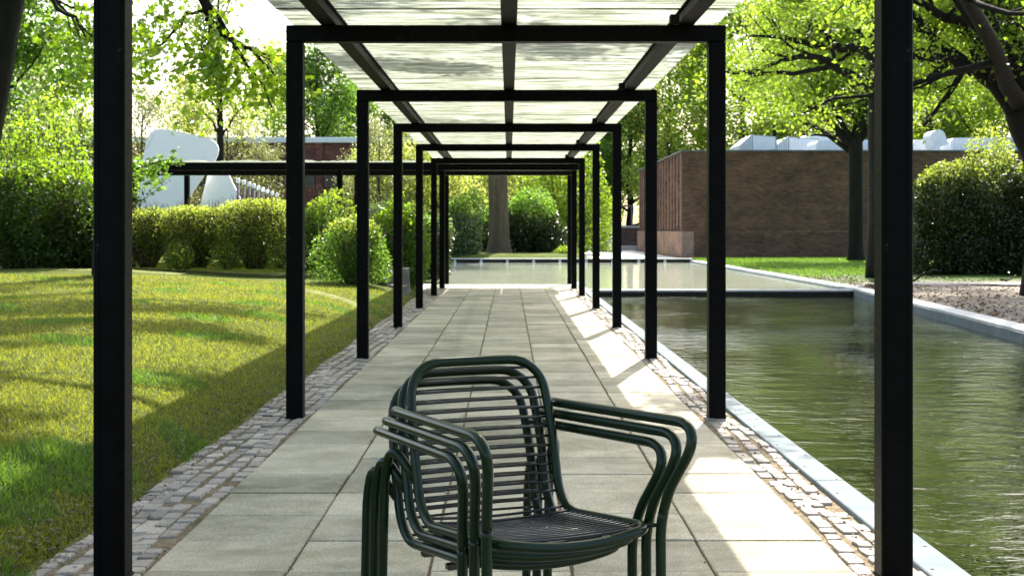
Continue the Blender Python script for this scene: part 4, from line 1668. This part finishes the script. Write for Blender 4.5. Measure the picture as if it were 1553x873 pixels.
# ---------------------------------------------------------------- background trees: four kinds, copied
GB = 'background trees behind the buildings'
kinds = {
    'a': auto_tree('background_tree', 'broad fresh green tree far behind, above the roof lights of the brown brick building', 'tree', GB, (0, 0, 0), 13, 4.6, .28, 71, 24000, .20, 'lf_oak', 'bark_dark', .22, sigma=.42),
    'b': auto_tree('background_tree', '', 'tree', GB, (0, 0, 0), 14, 3.0, .2, 72, 10000, .18, 'lf_yellow', 'bark_dark', .2, 1.3, sigma=.4),
    'c': auto_tree('background_tree', '', 'tree', GB, (0, 0, 0), 12, 3.6, .24, 73, 24000, .20, 'lf_mid', 'bark_dark', .1, sigma=.42),
    'd': auto_tree('background_tree', '', 'tree', GB, (0, 0, 0), 11, 3.8, .2, 74, 7000, .18, 'lf_brown', 'bark', .2, sigma=.4),
}
places = [
    ('c', 10, 46, .85, 'mid-green tree at the far left edge behind the leafy bushes'),
    ('b', 60, 60, .62, 'thin yellow-green tree left of the nearest left post, against white sky'),
    ('c', 120, 88, .62, 'small dense green tree far behind, just left of the nearest left post'),
    ('d', 215, 62, .62, 'twiggy bronze-leaved tree just right of the nearest left post'),
    ('b', 285, 88, .72, 'thin pale tree far behind the head of the white sculpture'),
    ('d', 345, 66, .56, 'low twiggy bronze tree in front of the red brick wall, right of the sculpture'),
    ('d', 402, 67, .42, 'low twiggy bronze tree before the red brick wall, left of the second left post'),
    ('b', 415, 92, .90, 'thin pale tree far behind, just left of the second left post'),
    ('c', 480, 86, .98, 'dense green tree above the red building, just right of the second left post'),
    ('c', 535, 92, .85, 'dense green tree above the red building, behind the third left post'),
    ('d', 575, 64, .50, 'twiggy yellow-brown tree overlapping the right end of the red brick wall'),
    ('c', 600, 84, .72, 'green tree behind the right end of the red building'),
    ('a', 680, 92, .75, 'green tree far behind, left of the big trunk'),
    ('a', 830, 95, .78, 'green tree far behind, right of the big trunk'),
    ('c', 905, 96, .92, 'dense green tree behind the low garden wall'),
    ('c', 955, 92, 1.0, 'dense green tree just left of the finned end of the brown building'),
    ('c', 931, 101, 1.0, 'dense green tree farthest back, in the gap left of the brown building'),
    ('b', 1015, 88, 1.0, 'thin pale tree rising behind the fins of the brown building'),
    ('a', 1065, 92, .95, 'bright green tree behind the brown building, left of the second right post'),
    ('a', 1125, 86, 1.05, 'bright green tree behind the brown building, right of the second right post'),
    ('b', 1175, 80, 1.0, 'thin yellow-green tree behind the roof lights of the brown building'),
    ('a', 1240, 90, 1.15, 'broad green tree behind the roof lights, left of the sturdy trunk'),
    ('a', 1330, 88, 1.1, 'broad green tree far behind the nearest right post'),
    ('a', 1410, 84, 1.1, 'broad green tree above the tilted white roof hood'),
    ('c', 1470, 90, 1.0, 'dense green tree above the long white duct'),
    ('a', 1545, 80, 1.1, 'broad green tree above the evergreen bushes at the right edge'),
]
used = set()
for i, (k, px, Y, sc, lab) in enumerate(places):
    X = (px - 772) * Y / F
    z = .1 if Y > 50 else .4
    if k not in used:
        used.add(k)
        o = kinds[k]
        o.location = (X, Y, z)
        o.rotation_euler = (0, 0, i * 1.3)
        o.scale = (sc, sc, sc)
        o['label'] = lab
    else:
        copy_thing(kinds[k], (X, Y, z), i * 1.7, sc, lab)

# leafy low branches poking in over the crossing canopy, right of nearest left post
tr = [(np.array([-6.95, 23.9, .42]), .06), (np.array([-6.9, 23.9, 1.4]), .05), (np.array([-6.8, 23.9, 2.3]), .035)]
limbs = [([(-6.8, 23.9, 2.0), W(150, 262, 23.9), W(190, 262, 23.8), W(225, 250, 23.7), W(272, 238, 23.6)], .02, .006),
         ([(-6.85, 23.9, 1.9), W(170, 275, 23.9), W(200, 272, 23.9), W(235, 262, 23.9)], .018, .005)]
traced_tree('young_maple', 'young maple leafing over the crossing canopy beam, right of the nearest left post', 'tree', None, tr, limbs, 67, 420, .085, 'lf_mid', 'bark_dark', .07, 1.0, 2, 0, .4, 0, LEAF_LOBED, (4, 3, 3))

# ---------------------------------------------------------------- grass blades, litter
rg = np.random.default_rng(31)
n = 190000
u = rg.random(n)
yy = 3.2 * (24 / 3.2) ** (u ** .9)
wmax = np.minimum(8.0, .40 * yy + 1.0)
xx = -1.66 - rg.random(n) ** 1.1 * wmax
keep = xx > -.385 * yy - .3
xx, yy = xx[keep], yy[keep]
zz = lawn_h(xx, yy)
clump = np.sin(xx * 3.3 + 1.2 * np.sin(yy * 1.7)) * np.sin(yy * 2.1 + xx)
hgt = (.016 + .018 * rg.random(len(xx))) * (1 + .5 * (clump > .55))
tall = (np.hypot(xx + 2.15, (yy - 5.6) * .8) < .34) | (np.hypot(xx + 1.98, (yy - 6.6) * .8) < .25)
hgt[tall] *= 1.35
C = np.stack([xx, yy, zz - .003], 1)


def blades(C, h, rg, name):
    n = len(C)
    az = rg.uniform(0, 2 * PI, n)
    w = .0022 + .0012 * rg.random(n) + C[:, 1] * .00022
    lean = rg.normal(size=(n, 2)) * .55
    d = np.stack([np.cos(az), np.sin(az), 0 * az], 1)
    top = np.stack([lean[:, 0], lean[:, 1], np.ones(n)], 1) * h[:, None]
    V = np.stack([C - d * w[:, None], C + d * w[:, None], C + top], 1).reshape(-1, 3)
    return fast_mesh(name, V, np.arange(n * 3), np.full(n, 3))


green = (clump > .6) | tall
tag(link('grass', blades(C[~green], hgt[~green], rg, 'grass'), M['blade']), 'short yellowish mossy grass blades covering the left lawn', 'grass', kind='stuff')
tag(link('grass', blades(C[green], hgt[green], rg, 'grass'), M['blade_green']), 'greener grass tufts scattered through the left lawn', 'grass', kind='stuff')

# fallen leaves and crumbs
n = 5600
xx = -1.70 + rg.normal(size=n) * .10 - .04
yy = 3.4 + rg.random(n) ** 1.4 * 24
z = np.where(xx < -1.70, lawn_h(xx, yy) + .02, .004)
C = np.stack([xx, yy, z], 1)
xr = 1.23 + rg.random(900) * .21
C = np.vstack([C, np.stack([xr, 3.4 + rg.random(900) ** 1.3 * 24, np.full(900, .004)], 1)])
C = np.vstack([C, np.stack([-7 + rg.random(260) * 5.3, 4 + rg.random(260) * 16, np.zeros(260)], 1)])
C[-260:, 2] = lawn_h(C[-260:, 0], C[-260:, 1]) + .02
tag(link('leaf_litter', leaf_mesh('leaf_litter', C, .02, rg, flat=.85), M['lf_litter']), 'tiny dry brown leaves and crumbs along the lawn edge and cobbles', 'leaf litter', kind='stuff')
n = 2600
jx = -1.28 + .5 * rg.integers(0, 6, n) + rg.normal(size=n) * .006
C = np.stack([jx, 3.2 + rg.random(n) ** 1.3 * 20, np.full(n, .0025)], 1)
tag(link('joint_crumbs', leaf_mesh('joint_crumbs', C, .011, rg, flat=.8), M['lf_litter']), 'tiny brown crumbs and seeds gathered in the joints of the slab path', 'crumbs', kind='stuff')
n = 9000
yy = 15 + rg.random(n) ** 1.2 * 22
xx = bank_edge(yy) + .32 + rg.random(n) ** 1.3 * 7
C = np.stack([xx, yy, .05 + rg.random(n) * .02], 1)
tag(link('leaf_litter', leaf_mesh('leaf_litter', C, .06, rg, flat=.8), M['lf_litter']), 'pale dry leaf litter scattered over the bare soil of the right bank', 'leaf litter', kind='stuff')
n = 30000
yy = 30 + rg.random(n) * 27
xx = 7.2 + rg.random(n) * 8
C = np.stack([xx, yy, np.full(n, .045)], 1)
sel = (yy > 34 + (xx - 7) * .8)
tag(link('grass', blades(C[sel], np.full(sel.sum(), .07), rg, 'grass'), M['blade_green']), 'bright green grass on the far right bank before the brick wall', 'grass', kind='stuff')
# a few fallen branches on the right bank
for i, (px, py, L, rz, lab) in enumerate(((1405, 427, .7, .1, 'dark crooked fallen branch lying on the right bank just right of the nearest right post'),
                                          (1535, 426, .5, .8, 'short pale fallen branch lying on the right bank near the right edge'))):
    Yb = (EYE - .07) * F / (py - 348)
    p = W(px, py, Yb)
    pts = wander(np.random.default_rng(80 + i), (-L / 2, 0, .03), (math.cos(rz), .2, .05), L, 8, .22, 0)
    mb = MB()
    mb.tube(pts, np.linspace(.028, .01, 9), 6)
    mb.tube(wander(np.random.default_rng(90 + i), pts[4], (.6, .5, .3), L * .4, 5, .2, 0), np.linspace(.014, .006, 6), 5)
    o = mb.build('fallen_branch', M['bark_dark' if i == 0 else 'bark_grey'], smooth=True)
    o.location = tuple(p)
    tag(o, lab, 'branch')
